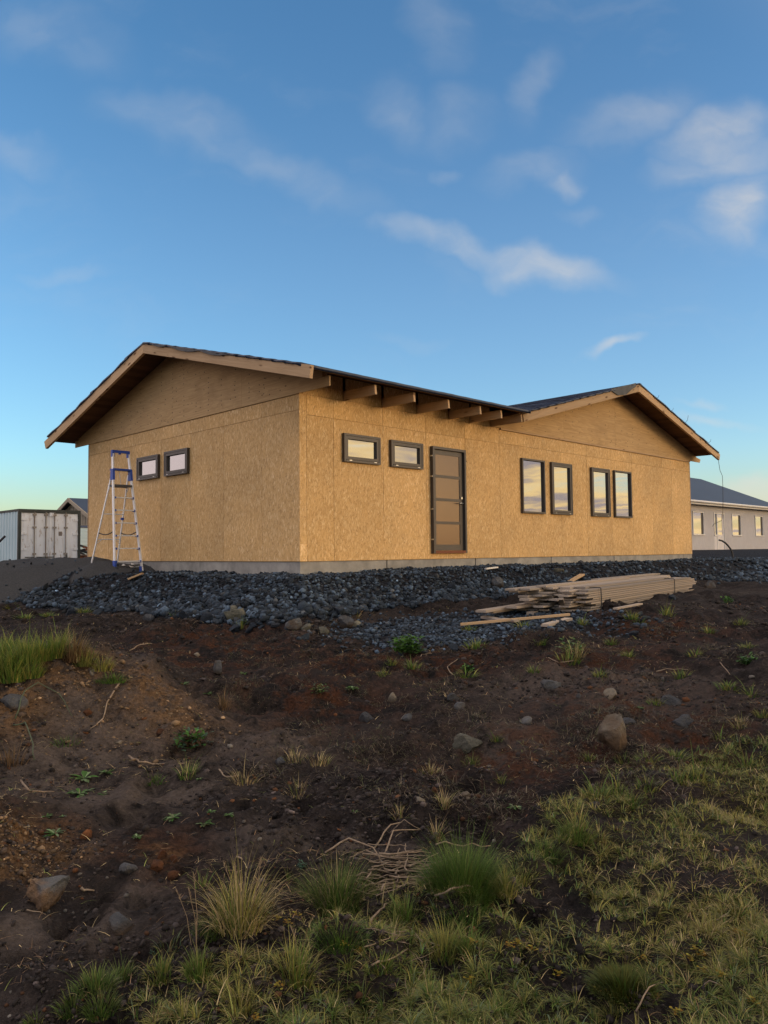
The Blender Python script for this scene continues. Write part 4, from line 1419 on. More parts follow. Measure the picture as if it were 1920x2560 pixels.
loose('batten', (1152, 1573), (1424, 1548), 0.045, 0.03, 'long thin pale batten lying on the ground before the plank stack', 'batten', TIMBER, 0.06)
loose('board_offcut', (1211, 1549), (1262, 1560), 0.12, 0.03, 'short grey board offcut, left of two by the end of the thin batten', 'board', None, 0.035)
loose('board_offcut', (1252, 1557), (1292, 1560), 0.11, 0.035, 'short grey board offcut, right of two by the end of the thin batten', 'board', None, 0.04)
loose('board_offcut', (1362, 1570), (1422, 1553), 0.10, 0.03, 'pale split board lying under the right end of the thin batten', 'board', None, 0.03)
loose('board_offcut', (1425, 1460), (1456, 1450), 0.10, 0.03, 'orange brown board end jutting up from the rubble behind the plank stack', 'board', TIMBER, 0.05, dz=0.06)
loose('board_offcut', (322, 1456), (356, 1446), 0.17, 0.03, 'flat orange brown board scrap lying on the rubble right of the ladder', 'board', TIMBER, 0.06, dz=0.03)
loose('board_offcut', (1214, 1430), (1243, 1426), 0.05, 0.025, 'small white scrap of wood on the gravel below the door', 'scrap', TRIM, 0.06)
loose('board_offcut', (1538, 1528), (1602, 1515), 0.06, 0.02, 'thin pale slat on the soil along the plank stack front', 'board', None, 0.03)
for k, (px_, py_, ww) in enumerate(((308, 1416, 0.07), (332, 1414, 0.06), (330, 1420, 0.10), (402, 1411, 0.07), (425, 1422, 0.09), (343, 1421.5, 0.12))):
    q = sight(px_, py_)
    lab = ('white plastic scrap on the sand beside the right foot of the ladder', 'small white scrap upright in the sand under the ladder', 'flat white scrap on the sand just before the ladder foot', 'white scrap against the concrete footing right of the ladder', 'rightmost white scrap on the sand below the shaded wall', 'long white strip on the sand right at the ladder foot')[k]
    o = build('plastic_scrap', MB().prism([(-ww / 2, 0, 0), (ww * 0.4, -0.02, 0.005), (ww / 2, 0.03, 0.01), (-ww * 0.3, 0.05, 0.03)], (0, 0.004, 0.012)), TRIM, label=lab, cat='scrap')
    o.location = q + Vector((0, 0, 0.012))
    o.rotation_euler = (0, 0, k * 0.7)

# ------------------------------------------------------------------ stones
def stone_verts(sub, cuts, rs, squash=(1, 0.85, 0.7), lo=0.34, hi=0.74, jit=0.022):
    bm = bmesh.new()
    bmesh.ops.create_icosphere(bm, subdivisions=sub, radius=1.0)
    V = np.array([v.co[:] for v in bm.verts])
    F = np.array([[v.index for v in f.verts] for f in bm.faces])
    bm.free()
    for _ in range(cuts):
        n = rs.normal(size=3)
        n /= np.linalg.norm(n)
        d = rs.uniform(lo, hi)
        s = V @ n
        V = V - np.outer(np.maximum(s - d, 0), n)
    V = V * (np.array(squash) * rs.uniform(0.8, 1.2, 3))
    V = V / np.abs(V).max()
    V = V + rs.normal(0, jit, V.shape)
    return V, F


rs = np.random.default_rng(5)


def mat_stone(name, lo, hi, sp=(0.2, 0.19, 0.18), scale=9.0, stain=None):
    m, t, b = material(name)
    c, oi = coords(t)
    n = t.noise(c, scale, 6, 0.7)
    colr = t.ramp(n, [(0.34, lo), (0.68, hi)])
    if stain:
        colr = t.mix(t.m('MULTIPLY', t.rng(t.noise(c, scale * 0.3, 4, 0.6), 0.52, 0.63), 0.8), colr, stain)
    colr = t.mix(t.m('MULTIPLY', t.rng(t.noise(c, scale * 6, 3), 0.62, 0.72), 0.35), colr, sp)
    colr = t.mix(1.0, colr, t.ramp(oi, [(0, (0.62, 0.62, 0.64)), (0.7, (1.0, 1.0, 1.0)), (1, (1.55, 1.5, 1.42))]), 'MULTIPLY')
    t.l(colr, b.inputs['Base Color'])
    b.inputs['Roughness'].default_value = 0.85
    b.inputs['Specular IOR Level'].default_value = 0.25
    sz_ = t.n('ShaderNodeSeparateXYZ')
    t.l(t.n('ShaderNodeTexCoord').outputs['Object'], sz_.inputs[0])
    bump(t, b, t.noise(c, scale * 3, 5, 0.7), 0.8, 0.04)
    if stain:      # soil splashed on the foot of the stone
        dz_ = t.m('ADD', sz_.outputs[2], t.m('MULTIPLY', t.m('SUBTRACT', t.noise(c, scale * 0.8, 4), 0.5), 0.12))
        colr = t.mix(t.rng(dz_, 0.03, -0.05), colr, tuple(x * 0.75 for x in stain))
        t.l(colr, b.inputs['Base Color'])
    return m


LAVA = mat_stone('dark_lava_stone', (0.015, 0.0215, 0.033), (0.035, 0.049, 0.070), (0.09, 0.105, 0.125), 3.0)
m, t, b = material('dark_lava_rubble')
tc = t.n('ShaderNodeTexCoord').outputs['Object']
at = t.n('ShaderNodeAttribute', attribute_name='tone')
colr = t.mix(1.0, at.outputs['Color'], t.ramp(t.noise(tc, 30, 4, 0.7), [(0.3, (0.65, 0.65, 0.65)), (0.7, (1.25, 1.25, 1.25))]), 'MULTIPLY')
t.l(colr, b.inputs['Base Color'])
b.inputs['Roughness'].default_value = 0.85
bump(t, b, t.noise(tc, 60, 4, 0.7), 0.4, 0.01)
TONED = m

# candidate places over the gravel, thinned by distance from the eye
pool = []
tries = 0
N_ST = 26000
ang = rs.uniform(-0.56, 0.50, 190000)
rad = np.exp(rs.uniform(np.log(8.2), np.log(42), 190000))
X = rad * np.tan(ang)
Y = rad
u_, v_ = to_uv(X, Y)
okm = ~((u_ > -0.02) & (u_ < HX + 0.02) & (v_ > -0.02) & (v_ < HY))
okm &= ~((u_ > 25) & (v_ > 7.8))
X, Y = X[okm], Y[okm]
Z, G, S, TG = ground_full(X, Y)
keep = (rs.uniform(size=len(X)) < G ** 1.5) | ((S > 0.5) & (rs.uniform(size=len(X)) < 0.03))
X, Y, Z, G, TG, SK = X[keep], Y[keep], Z[keep], G[keep], TG[keep], S[keep]
d_ = pad_dist(X, Y)
u_, v_ = to_uv(X, Y)
# coarse on the slope, coarser at its foot and to the left, finer on the level and on the track
slope_f = sstep(0.15, 1.5, d_)
leftness = sstep(1.5, -3.0, X)
med = 0.021 + 0.017 * slope_f + 0.013 * slope_f * leftness
med = np.where(TG > 0.12, 0.017, med)
med = np.where(u_ > 13, 0.055, med)
size = med * np.exp(rs.normal(0, 0.45, len(X)))
size = np.minimum(size, np.where(TG > 0.12, 0.034, np.where(d_ < 0.1, 0.042, 0.068)))
size = np.where(SK > 0.4, np.minimum(size, 0.032), size)
size = np.where((u_ < 0.02) & (v_ > 0) & (v_ < 9) & (size > 0.05) & (d_ < 0.2), 0.03, size)
size = np.clip(size, 0.012, 0.11)
r_ = np.hypot(X, Y)
foot = slope_f * (1 - sstep(1.9, 2.6, d_))
size = np.where((rs.uniform(size=len(X)) < 0.035 * foot * (0.4 + leftness)), size * 1.75, size)
vis = size / r_
# not two big stones in one place
order = np.argsort(-vis)
big, placed = [], []
PXS = (X / Y * FPX + 960)
for i in order:
    if len(big) >= 288:
        break
    if not (-40 < PXS[i] < 1960):
        continue
    if any((X[i] - X[j]) ** 2 + (Y[i] - Y[j]) ** 2 < (0.55 * (size[i] + size[j])) ** 2 * 1.6 for j in big):
        continue
    if 1.0 < (X[i] - 2.62) * 0.581 + (Y[i] - 10.25) * 0.814 + 2.0 < 9.0 and -0.35 < -(X[i] - 2.62) * 0.814 + (Y[i] - 10.25) * 0.581 < 1.3:
        continue
    big.append(i)
bigset = set(big)
variants = []
for k in range(14):
    V, F = stone_verts(3, 10, rs, lo=0.26, hi=0.62, jit=0.0)
    variants.append(raw_mesh('stone', V, F, LAVA))
for n_, i in enumerate(big):
    o = link('stone', variants[n_ % 14], None, 'dark grey angular lava stone in the rubble bank below the house', 'stone', 'dark stones of the rubble bank')
    s_ = size[i]
    o.location = (X[i], Y[i], Z[i] + s_ * 0.28)
    o.scale = (s_, s_, s_)
    o.rotation_euler = (rs.uniform(-0.5, 0.5), rs.uniform(-0.5, 0.5), rs.uniform(0, 6.28))


def joined(name, X, Y, Z, size, tones, bases, mat, lift=0.25, smooth=False, **kw):
    n = len(X)
    which = rs.integers(0, len(bases), n)
    vs, fs, cs = [], [], []
    off = 0
    for b_i, (V, F) in enumerate(bases):
        idx = np.where(which == b_i)[0]
        if not len(idx):
            continue
        a = rs.uniform(0, 2 * np.pi, len(idx))
        tx = rs.uniform(-0.6, 0.6, len(idx))
        ca_, sa_ = np.cos(a), np.sin(a)
        W_ = V[None] * size[idx, None, None]
        y2 = W_[:, :, 1] * np.cos(tx)[:, None] - W_[:, :, 2] * np.sin(tx)[:, None]
        z2 = W_[:, :, 1] * np.sin(tx)[:, None] + W_[:, :, 2] * np.cos(tx)[:, None]
        x3 = W_[:, :, 0] * ca_[:, None] - y2 * sa_[:, None] + X[idx, None]
        y3 = W_[:, :, 0] * sa_[:, None] + y2 * ca_[:, None] + Y[idx, None]
        z3 = z2 + (Z[idx] + lift * size[idx])[:, None]
        vs.append(np.stack([x3, y3, z3], 2).reshape(-1, 3))
        fs.append((F[None] + (off + np.arange(len(idx)) * len(V))[:, None, None]).reshape(-1, F.shape[1]))
        cs.append(np.repeat(tones[idx], len(V), 0))
        off += len(idx) * len(V)
    cs = np.concatenate(cs)
    cs = np.c_[cs, np.ones(len(cs))]
    me = raw_mesh(name, np.concatenate(vs), np.concatenate(fs), mat, smooth, cs)
    return link(name, me, None, kind='stuff', **kw)


small_bases = [stone_verts(1, 7, rs) for _ in range(8)]
rest = np.array([i for i in order if i not in bigset])
px = PXS[rest]
rest = rest[(px > -60) & (px < 1980)][:26000]
g_ = rs.uniform(0, 1, len(rest))
tone = 0.044 * np.exp(rs.normal(0, 0.6, len(rest)))
pale_ = rs.uniform(size=len(rest)) < 0.04
tone = np.where(pale_, 0.13, tone)
tones = np.stack([tone * 0.62, tone * 0.92, tone * 1.34], 1)
tones[g_ < 0.08] *= (1.25, 0.95, 0.75)
joined('gravel', X[rest], Y[rest], Z[rest], size[rest], tones, small_bases, TONED)

# ------------------------------------------------------------------ boulders and stones one can point to
TAN = mat_stone('tan_boulder_stone', (0.11, 0.096, 0.076), (0.215, 0.188, 0.150), (0.28, 0.26, 0.23), 5.0, (0.11, 0.070, 0.042))
GREY = mat_stone('blue_grey_stone', (0.040, 0.044, 0.052), (0.092, 0.098, 0.110), (0.15, 0.15, 0.155), 9.0, (0.060, 0.046, 0.036))
MOSSY = mat_stone('lichen_grey_stone', (0.070, 0.070, 0.058), (0.150, 0.145, 0.118), (0.21, 0.2, 0.17), 6.0, (0.05, 0.052, 0.036))
ORANGE = mat_stone('orange_clod_earth', (0.060, 0.023, 0.009), (0.155, 0.062, 0.024), (0.2, 0.10, 0.05), 14.0, (0.035, 0.02, 0.014))
CRUST = mat_stone('ochre_crusted_stone', (0.036, 0.039, 0.045), (0.080, 0.084, 0.092), (0.15, 0.13, 0.1), 9, (0.17, 0.105, 0.060))
seen = 0


def boulder(px, py, w, h, mat, label, sub=3, cuts=12, rz=None, sink=0.40, seed=None, taper=0.0):
    """stone whose foot stands on the ground seen at (px, py); w, h in photo pixels"""
    global seen
    seen += 1
    r2 = np.random.default_rng(900 + seen if seed is None else seed)
    q = sight(px, py)
    k = q.y / FPX
    sx, sz = w * k / 2, h * k / 2 / (1 - sink * 0.5)
    V, F = stone_verts(max(sub, 3) + 1, cuts, r2, (1, 1, 1), 0.5, 0.86, 0.004)
    V = V / np.abs(V).max(0)
    V = V + np.stack([0.10 * fbm(V[:, 0] + 5 * seen + V[:, 2] * 0.6, V[:, 1] + V[:, 2], 0.9, 3, 3 + a, 0.6) + 0.055 * fbm(V[:, 0] - V[:, 2], V[:, 1] + 0.7 * V[:, 2] + seen, 0.30, 3, 13 + a, 0.6) for a in range(3)], 1)
    V[:, :2] *= (1 - taper * np.clip(V[:, 2:3] + 0.3, 0, 1.3))
    me = raw_mesh('stone', V * (sx, sx * 0.85, sz), F, mat, False)
    o = link('stone', me, None, label, 'stone')
    o.location = q + Vector((0, sx * 0.6, sz * (1 - 2 * sink) * 0.9))
    o.rotation_euler = (0, 0, r2.uniform(0, 0.5) if rz is None else rz)
    return o


boulder(1545, 1878, 100, 100, TAN, 'largest tan boulder standing in the dark soil at right', 4, 14, 0.2, 0.16, 41, 0.30)
boulder(1172, 1884, 82, 52, MOSSY, 'rounded grey green boulder in the soil left of the tan boulder', 4, 8, 0.1, 0.25)
boulder(1720, 1818, 82, 36, GREY, 'flat blue grey stone in the soil right of the tan boulder')
boulder(1682, 1764, 62, 30, GREY, 'low grey stone above the flat blue grey stone at right')
boulder(1527, 1748, 42, 32, TAN, 'small orange tan stone lying above the tan boulder')
boulder(1385, 1724, 66, 34, GREY, 'half buried grey stone on the pale soil below the plank stack')
boulder(1573, 1814, 34, 24, GREY, 'small blue stone touching the upper right of the tan boulder')
boulder(1130, 1752, 36, 24, GREY, 'dark blue grey stone alone in the middle of the brown slope')
boulder(1318, 1812, 36, 26, GREY, 'angular grey stone halfway between the two boulders')
boulder(1152, 1772, 34, 20, GREY, 'small grey stone just below the dark blue grey one')
boulder(1448, 1744, 20, 16, GREY, 'small bluish stone left of the orange tan stone')
boulder(918, 1806, 44, 32, GREY, 'dark slate coloured stone left of centre on the slope')
boulder(1016, 1800, 34, 22, GREY, 'small slate coloured stone right of the dark one on the slope')
boulder(697, 1912, 30, 24, GREY, 'small bluish stone beside the hoof prints')
boulder(543, 1686, 22, 40, GREY, 'upright pale grey stone standing behind the mound', 3, 9, 0.2, 0.15)
boulder(492, 1640, 18, 12, TAN, 'small pale stone in the hollow behind the mound')
boulder(980, 1755, 26, 30, TAN, 'small brown stone on the slope left of the blue grey stone')
boulder(103, 2278, 108, 96, CRUST, 'ochre crusted boulder embedded in the bank at lower left', 4, 9, 0.3, 0.12, 77)
boulder(318, 2188, 50, 36, GREY, 'blue grey stone beside the orange clods at lower left', 3)
boulder(296, 2338, 60, 56, CRUST, 'pinkish grey stone half sunk in the soil at lower left', 3, 9, 0.4, 0.2)
boulder(432, 2196, 32, 22, ORANGE, 'orange clod right of the blue grey stone', 3, 5)
boulder(432, 2155, 22, 20, ORANGE, 'small orange clod above the larger orange one', 3, 5)
boulder(400, 2150, 30, 26, ORANGE, 'orange clod crumbling out of the bank edge', 3, 5)
boulder(385, 2174, 40, 24, ORANGE, 'flat orange clod against the bank edge', 3, 5)
boulder(212, 2096, 32, 24, ORANGE, 'orange clod on the flat soil at far left', 3, 5)
boulder(215, 1788, 26, 18, ORANGE, 'round orange stone lying on the mound face', 3, 5)
boulder(400, 1838, 24, 22, ORANGE, 'orange stone low on the mound face', 3, 5)
boulder(212, 1836, 18, 11, ORANGE, 'small orange pebble under the long straw on the mound', 2, 5)
boulder(232, 1690, 24, 22, TAN, 'light tan clod on the mound crest', 3, 6)
boulder(298, 1860, 18, 14, TAN, 'small tan stone on the lower mound face', 2, 7)
boulder(20, 1772, 75, 44, CRUST, 'grey stone with ochre rim at the left edge of the mound', 3, 8)
boulder(1165, 1994, 24, 20, TAN, 'cream stone in the soil left of the big green tussock', 2, 8)
boulder(1050, 2008, 26, 20, TAN, 'light brown stone at the middle of the bare soil', 2, 8)
boulder(1086, 1982, 16, 16, ORANGE, 'reddish stone beside the light brown one', 2, 7)
boulder(1168, 2188 - 190, 14, 8, TAN, 'tiny cream stone below the cream stone', 2, 7)
boulder(1490, 2020, 30, 16, GREY, 'dark rounded stone at the upper edge of the turf', 2, 7)
boulder(588, 1562, 62, 46, MOSSY, 'pale squarish rock at the foot of the rubble bank behind a grass tuft', 3, 12, 0.15, 0.1)
boulder(584, 1534, 34, 22, MOSSY, 'pale rock wedged on top of the squarish rock', 3, 10, 0.5, 0.1)
boulder(732, 1576, 44, 34, GREY, 'grey rock leaning at the foot of the rubble bank', 3, 12, 0.3, 0.15)
boulder(764, 1576, 30, 24, MOSSY, 'pale rock right of the leaning grey rock', 3, 12)
boulder(862, 1572, 44, 36, GREY, 'tall grey rock at the right end of the rubble foot', 3, 12, 0.2, 0.12)
boulder(806, 1580, 34, 24, MOSSY, 'pale rock between the two grey rocks at the rubble foot', 3, 12)
boulder(893, 1566, 26, 18, MOSSY, 'small pale rock just right of the tall grey rock', 3, 12)
boulder(1244, 1472, 34, 34, GREY, 'upright pale faced rock in the rubble left of the plank stack', 3, 12, 0.3, 0.12)
boulder(1396, 1430, 34, 14, MOSSY, 'flat pale rock on the gravel behind the plank stack', 3, 10)
boulder(1452, 1412, 18, 16, GREY, 'grey rock against the footing below the windows', 3, 10)
boulder(1776, 1470, 34, 26, GREY, 'large dark rock at the far end of the plank stack', 3, 12)
boulder(1683, 1498, 22, 16, LAVA, 'black rock jammed under the far end of the plank stack', 3, 12)
boulder(372, 1552, 40, 24, GREY, 'blunt grey rock at the lower left of the rubble bank', 3, 12)
boulder(136, 1528, 28, 16, GREY, 'grey rock at the far left end of the rubble bank', 3, 12)

# pebbles and crumbs of earth
n = 42000
ang = rs.uniform(-0.6, 0.56, n)
rad = np.exp(rs.uniform(np.log(2.0), np.log(13), n))
X2, Y2 = rad * np.tan(ang), rad
Z2, G2, S2, T2 = ground_full(X2, Y2)
tf = turf_density(X2, Y2)
clump = sstep(-0.15, 0.25, fbm(X2, Y2, 0.5, 3, 77))
kp = (rs.uniform(size=n) < (0.06 + 0.94 * clump ** 2) * (1 - 0.75 * tf)) & (G2 < 0.4)
X2, Y2, Z2 = X2[kp], Y2[kp], Z2[kp]
n = len(X2)
sz = np.clip(0.0042 * np.exp(rs.normal(0, 0.62, n)), 0.002, 0.03) * (0.75 + 0.055 * Y2)
kind_ = rs.uniform(size=n)
tn = np.array((0.030, 0.0242, 0.023)) * np.exp(rs.normal(0, 0.5, (n, 1)))
tn[kind_ > 0.93] = np.array((0.085, 0.034, 0.014)) * np.exp(rs.normal(0, 0.3, ((kind_ > 0.93).sum(), 1)))
tn[kind_ < 0.06] = np.array((0.085, 0.078, 0.070)) * np.exp(rs.normal(0, 0.35, ((kind_ < 0.06).sum(), 1)))
joined('soil_crumbs', X2, Y2, Z2, sz, tn, [stone_verts(1, 4, rs) for _ in range(5)], TONED, 0.15)
# larger lumps of broken soil
n = 53000
ang = rs.uniform(-0.6, 0.56, n)
rad = np.exp(rs.uniform(np.log(2.2), np.log(13), n))
X2, Y2 = rad * np.tan(ang), rad
Z2, G2, S2, T2 = ground_full(X2, Y2)
tf = turf_density(X2, Y2)
clump = sstep(-0.02, 0.30, fbm(X2, Y2, 0.9, 4, 177))
kp = (rs.uniform(size=n) < (0.05 + 0.95 * clump) * (1 - 0.8 * tf)) & (G2 < 0.3) & (S2 < 0.3)
X2, Y2, Z2 = X2[kp], Y2[kp], Z2[kp]
n = len(X2)
sz = np.clip(0.0095 * np.exp(rs.normal(0, 0.6, n)), 0.003, 0.026) * (0.30 + 0.12 * Y2)
tn = np.array((0.027, 0.0218, 0.021)) * np.exp(rs.normal(0, 0.5, (n, 1)))
kk_ = rs.uniform(size=n) > 0.95
tn[kk_] = np.array((0.075, 0.034, 0.016)) * np.exp(rs.normal(0, 0.3, (kk_.sum(), 1)))
joined('soil_lumps', X2, Y2, Z2, sz, tn, [stone_verts(1, 3, rs, (1, 0.9, 0.6)) for _ in range(6)], TONED, 0.0)
# pebbles on the mound crest, pale
n = 2400
pc = np.array([(sight(*p).x, sight(*p).y, s) for p, s in (((150, 1680), 0.35), ((380, 1730), 0.35), ((450, 1790), 0.35), ((240, 1700), 0.3), ((60, 2110), 0.22), ((60, 2110), 0.20), ((20, 2150), 0.16), ((150, 2160), 0.13), ((100, 1760), 0.35), ((300, 1830), 0.4))])
w_ = rs.integers(0, len(pc), n)
X3 = pc[w_, 0] + rs.normal(0, 1, n) * pc[w_, 2] * 0.6
Y3 = pc[w_, 1] + rs.normal(0, 1, n) * pc[w_, 2] * 0.5
Z3 = ground_full(X3, Y3)[0]
sz = np.clip(0.0052 * np.exp(rs.normal(0, 0.6, n)), 0.002, 0.03) * np.where(Y3 < 4.2, 0.8, 1)
tn = np.array((0.15, 0.10, 0.058)) * np.exp(rs.normal(0, 0.4, (n, 1)))
tn[rs.uniform(size=n) < 0.3] = (0.07, 0.05, 0.038)
joined('ochre_crumbs', X3, Y3, Z3, sz, tn, [stone_verts(1, 4, rs) for _ in range(5)], TONED, 0.15)

# ------------------------------------------------------------------ grass
m, t, b = material('grass_blade')
at = t.n('ShaderNodeAttribute', attribute_name='tone')
t.l(at.outputs['Color'], b.inputs['Base Color'])
b.inputs['Roughness'].default_value = 0.55
b.inputs['Specular IOR Level'].default_value = 0.2
tr = t.n('ShaderNodeBsdfTranslucent')
t.l(at.outputs['Color'], tr.inputs['Color'])
mx = t.n('ShaderNodeMixShader')
mx.inputs[0].default_value = 0.25
t.l(b.outputs[0], mx.inputs[1])
t.l(tr.outputs[0], mx.inputs[2])
t.l(mx.outputs[0], m.node_tree.nodes['Material Output'].inputs[0])
BLADE = m
GREEN = np.array((0.067, 0.144, 0.024))
DEEP = np.array((0.027, 0.076, 0.017))
YELL = np.array((0.268, 0.244, 0.061))
STRAW = np.array((0.403, 0.317, 0.171))
OLIVE = np.array((0.146, 0.168, 0.046))
BROWN = np.array((0.159, 0.100, 0.056))
BLUEG = np.array((0.085, 0.140, 0.088))


def blades(bx, by, bz, length, lean, az, width, colr, tipc=None, seg=3, droop=0.5):
    """curved tapering blades as one vertex/face block"""
    n = len(bx)
    ts = np.linspace(0, 1, seg + 1)
    dirx, diry = np.cos(az), np.sin(az)
    sx, sy = -diry, dirx
    vs = np.zeros((n, 2 * seg + 1, 3))
    cs = np.zeros((n, 2 * seg + 1, 3))
    tipc = colr if tipc is None else tipc
    for k, t_ in enumerate(ts):
        th = lean + droop * lean * t_ * 1.3 + 0.25 * t_ * t_
        # integrate the bend roughly
        hr = length * t_ * np.sin(np.minimum(th, 1.9) * 0.8)
        hz = length * t_ * np.cos(np.minimum(th, 1.9) * 0.8)
        cx, cy, cz = bx + dirx * hr, by + diry * hr, bz + hz
        w = width * (1 - t_ ** 1.5) * 0.5
        cc = colr * (1 - t_ * 0.9) + tipc * (t_ * 0.9)
        if k < seg:
            vs[:, 2 * k] = np.stack([cx - sx * w, cy - sy * w, cz], 1)
            vs[:, 2 * k + 1] = np.stack([cx + sx * w, cy + sy * w, cz], 1)
            cs[:, 2 * k] = cc
            cs[:, 2 * k + 1] = cc
        else:
            vs[:, 2 * k] = np.stack([cx, cy, cz], 1)
            cs[:, 2 * k] = cc
    fl = []
    for k in range(seg - 1):
        a = 2 * k
        fl += [(a, a + 1, a + 3), (a, a + 3, a + 2)]
    a = 2 * (seg - 1)
    fl += [(a, a + 1, a + 2)]
    fl = np.array(fl)
    F = (fl[None] + (np.arange(n) * (2 * seg + 1))[:, None, None]).reshape(-1, 3)
    C = cs.reshape(-1, 3)
    return vs.reshape(-1, 3), F, np.c_[C, np.ones(len(C))]


def palette(n, pals, wts, r2, var=0.28):
    k = r2.choice(len(pals), n, p=np.array(wts) / sum(wts))
    return np.array(pals)[k] * np.exp(r2.normal(0, var, (n, 1)))


# short turf at the lower right
n = 560000
Y4 = 1.95 + 4.3 * rs.uniform(size=n) ** 1.25
X4 = rs.uniform(-0.56, 0.54, n) * Y4
den = turf_density(X4, Y4)
inview = np.abs(X4) < Y4 * 0.56 + 0.1
tuft = sstep(-0.10, 0.25, fbm(X4, Y4, 0.11, 2, 301))
kp = (rs.uniform(size=n) < den * (0.30 + 0.70 * tuft) * np.where(Y4 > 4.2, 0.8, 1.0)) & inview
X4, Y4 = X4[kp], Y4[kp]
# pull the blades into little bunches
cell = 0.052
jx = (_hash(np.floor(X4 / cell), np.floor(Y4 / cell), 7) - 0.5) * 0.8
jy = (_hash(np.floor(X4 / cell), np.floor(Y4 / cell), 8) - 0.5) * 0.8
cxx, cyy = (np.floor(X4 / cell) + 0.5 + jx) * cell, (np.floor(Y4 / cell) + 0.5 + jy) * cell
hc = _hash(np.floor(X4 / cell), np.floor(Y4 / cell), 9)
X4b, Y4b = cxx + (X4 - cxx) * 0.42, cyy + (Y4 - cyy) * 0.42
azb = np.arctan2(Y4 - cyy, X4 - cxx) + rs.normal(0, 0.6, len(X4))
Z4 = ground_full(X4b, Y4b)[0] - 0.004
n = len(X4)
dry = np.clip(0.38 + 0.35 * fbm(X4, Y4, 0.6, 3, 401) * 2 + 0.10 * (X4 - 0.8) + (hc - 0.5) * 0.5, 0, 1)
pick = rs.uniform(size=n)
cg = palette(n, (GREEN, DEEP, OLIVE, BLUEG), (2.0, 1.2, 2.6, 0.9), rs)
cy_ = palette(n, (YELL, STRAW, OLIVE, BROWN), (3.2, 1.6, 2, 0.9), rs)
cc = np.where((pick < dry)[:, None], cy_, cg)
tip = cc * 0.6 + np.array((0.33, 0.28, 0.10)) * 0.4
ln = (0.026 + 0.036 * hc) * np.exp(rs.normal(0, 0.32, n))
V, F, C = blades(X4b, Y4b, Z4, ln, np.abs(rs.normal(0.78, 0.36, n)), azb, 0.0025 * np.exp(rs.normal(0, 0.3, n)) * (0.7 + 0.12 * Y4), cc, tip, 3)
link('turf', raw_mesh('turf', V, F, BLADE, True, C), kind='stuff')
TURF_N = n


def tussock_mesh(name, nb, h, r, lean, pals, wts, seed, tip=0.4, tipcol=(0.16, 0.14, 0.05), width=0.0034, straw=0.0, seg=5):
    r2 = np.random.default_rng(seed)
    a = r2.uniform(0, 2 * np.pi, nb)
    q = np.sqrt(r2.uniform(0, 1, nb))
    bx, by = np.cos(a) * q * r * 0.82, np.sin(a) * q * r * 0.82
    az = a + r2.normal(0, 0.45, nb)
    le = lean * (0.05 + 0.55 * q ** 1.5) + np.abs(r2.normal(0, 0.10, nb))
    ln = h * (1.05 - 0.5 * q ** 2) * np.exp(r2.normal(-0.08, 0.26, nb))
    cc = palette(nb, pals, wts, r2, 0.25)
    if straw:
        k = r2.uniform(size=nb) < straw
        cc[k] = STRAW * np.exp(r2.normal(0, 0.25, (k.sum(), 1)))
        le[k] += 0.35
    V, F, C = blades(bx, by, np.full(nb, -0.012), ln, le, az, width * np.exp(r2.normal(0, 0.3, nb)), cc, cc * (1 - tip) + np.array(tipcol) * 1.5 * tip, seg, 0.45)
    return raw_mesh(name, V, F, BLADE, True, C)


def tussock(px, py, hpx, wpx, label, nb=420, pals=(GREEN, DEEP, OLIVE), wts=(3, 2, 1), lean=0.75, group=None, seed=None, name='grass_tussock', cat='grass tuft', **kw):
    q = sight(px, py)
    k = q.y / FPX
    me = tussock_mesh(name, nb, hpx * k * 0.78, wpx * k * 0.46, lean, pals, wts, int(px * 7 + py) if seed is None else seed, **kw)
    o = link(name, me, None, label, cat, group)
    o.location = q
    return o


tussock(1158, 2232, 150, 215, 'largest dense green tussock beside the heap of bleached roots', 2600, (GREEN, DEEP, OLIVE), (2.2, 3.6, 0.6), 0.85, tip=0.4, tipcol=(0.12, 0.135, 0.03), width=0.0026)
tussock(842, 2268, 130, 215, 'bushy green tussock left of the heap of bleached roots', 1700, (GREEN, DEEP, OLIVE, STRAW), (2.6, 3, 1.2, 0.4), 1.0, tip=0.4, tipcol=(0.16, 0.14, 0.05), width=0.0026, straw=0.06)
tussock(600, 2312, 185, 160, 'tall yellowing tussock with straw stems standing on the bare soil', 430, (YELL, OLIVE, STRAW, GREEN), (3, 2.4, 1.6, 1), 0.75, tip=0.5, tipcol=(0.2, 0.15, 0.06), straw=0.26, width=0.0028)
tussock(850, 2345, 62, 170, 'low green patch just below the bushy green tussock', 600, (GREEN, DEEP), (2, 2), 1.0, tip=0.3)
tussock(1160, 2290, 48, 190, 'low green skirt of grass below the largest tussock', 620, (GREEN, DEEP), (2, 2), 1.0, tip=0.25)
tussock(1015, 2290, 70, 90, 'bright green grass tuft under the heap of bleached roots', 240, (GREEN, OLIVE), (3, 1), 0.9)
tussock(1110, 2385, 105, 110, 'yellow green upright tuft in the turf below the roots', 330, (OLIVE, YELL, GREEN), (2, 2, 1), 0.7, straw=0.06)
tussock(1170, 2370, 70, 80, 'green tuft right of the yellow green upright one', 240, (GREEN, OLIVE), (2, 1), 0.8)
tussock(1440, 2095, 62, 110, 'green tuft with tall yellow stems at the top edge of the turf', 420, (GREEN, DEEP, OLIVE), (3, 1, 1), 0.85)
tussock(1445, 2070, 96, 60, 'sparse tall yellow grass behind the green tuft at the turf edge', 70, (YELL, OLIVE), (2, 1), 0.5, straw=0.2)
tussock(1360, 2140, 60, 120, 'dark green tuft at the left tip of the turf', 420, (GREEN, DEEP), (1, 2), 0.9)
tussock(1300, 2205, 60, 110, 'mid green tuft right of the largest tussock', 260, (GREEN, OLIVE, YELL), (2, 2, 1), 0.9)
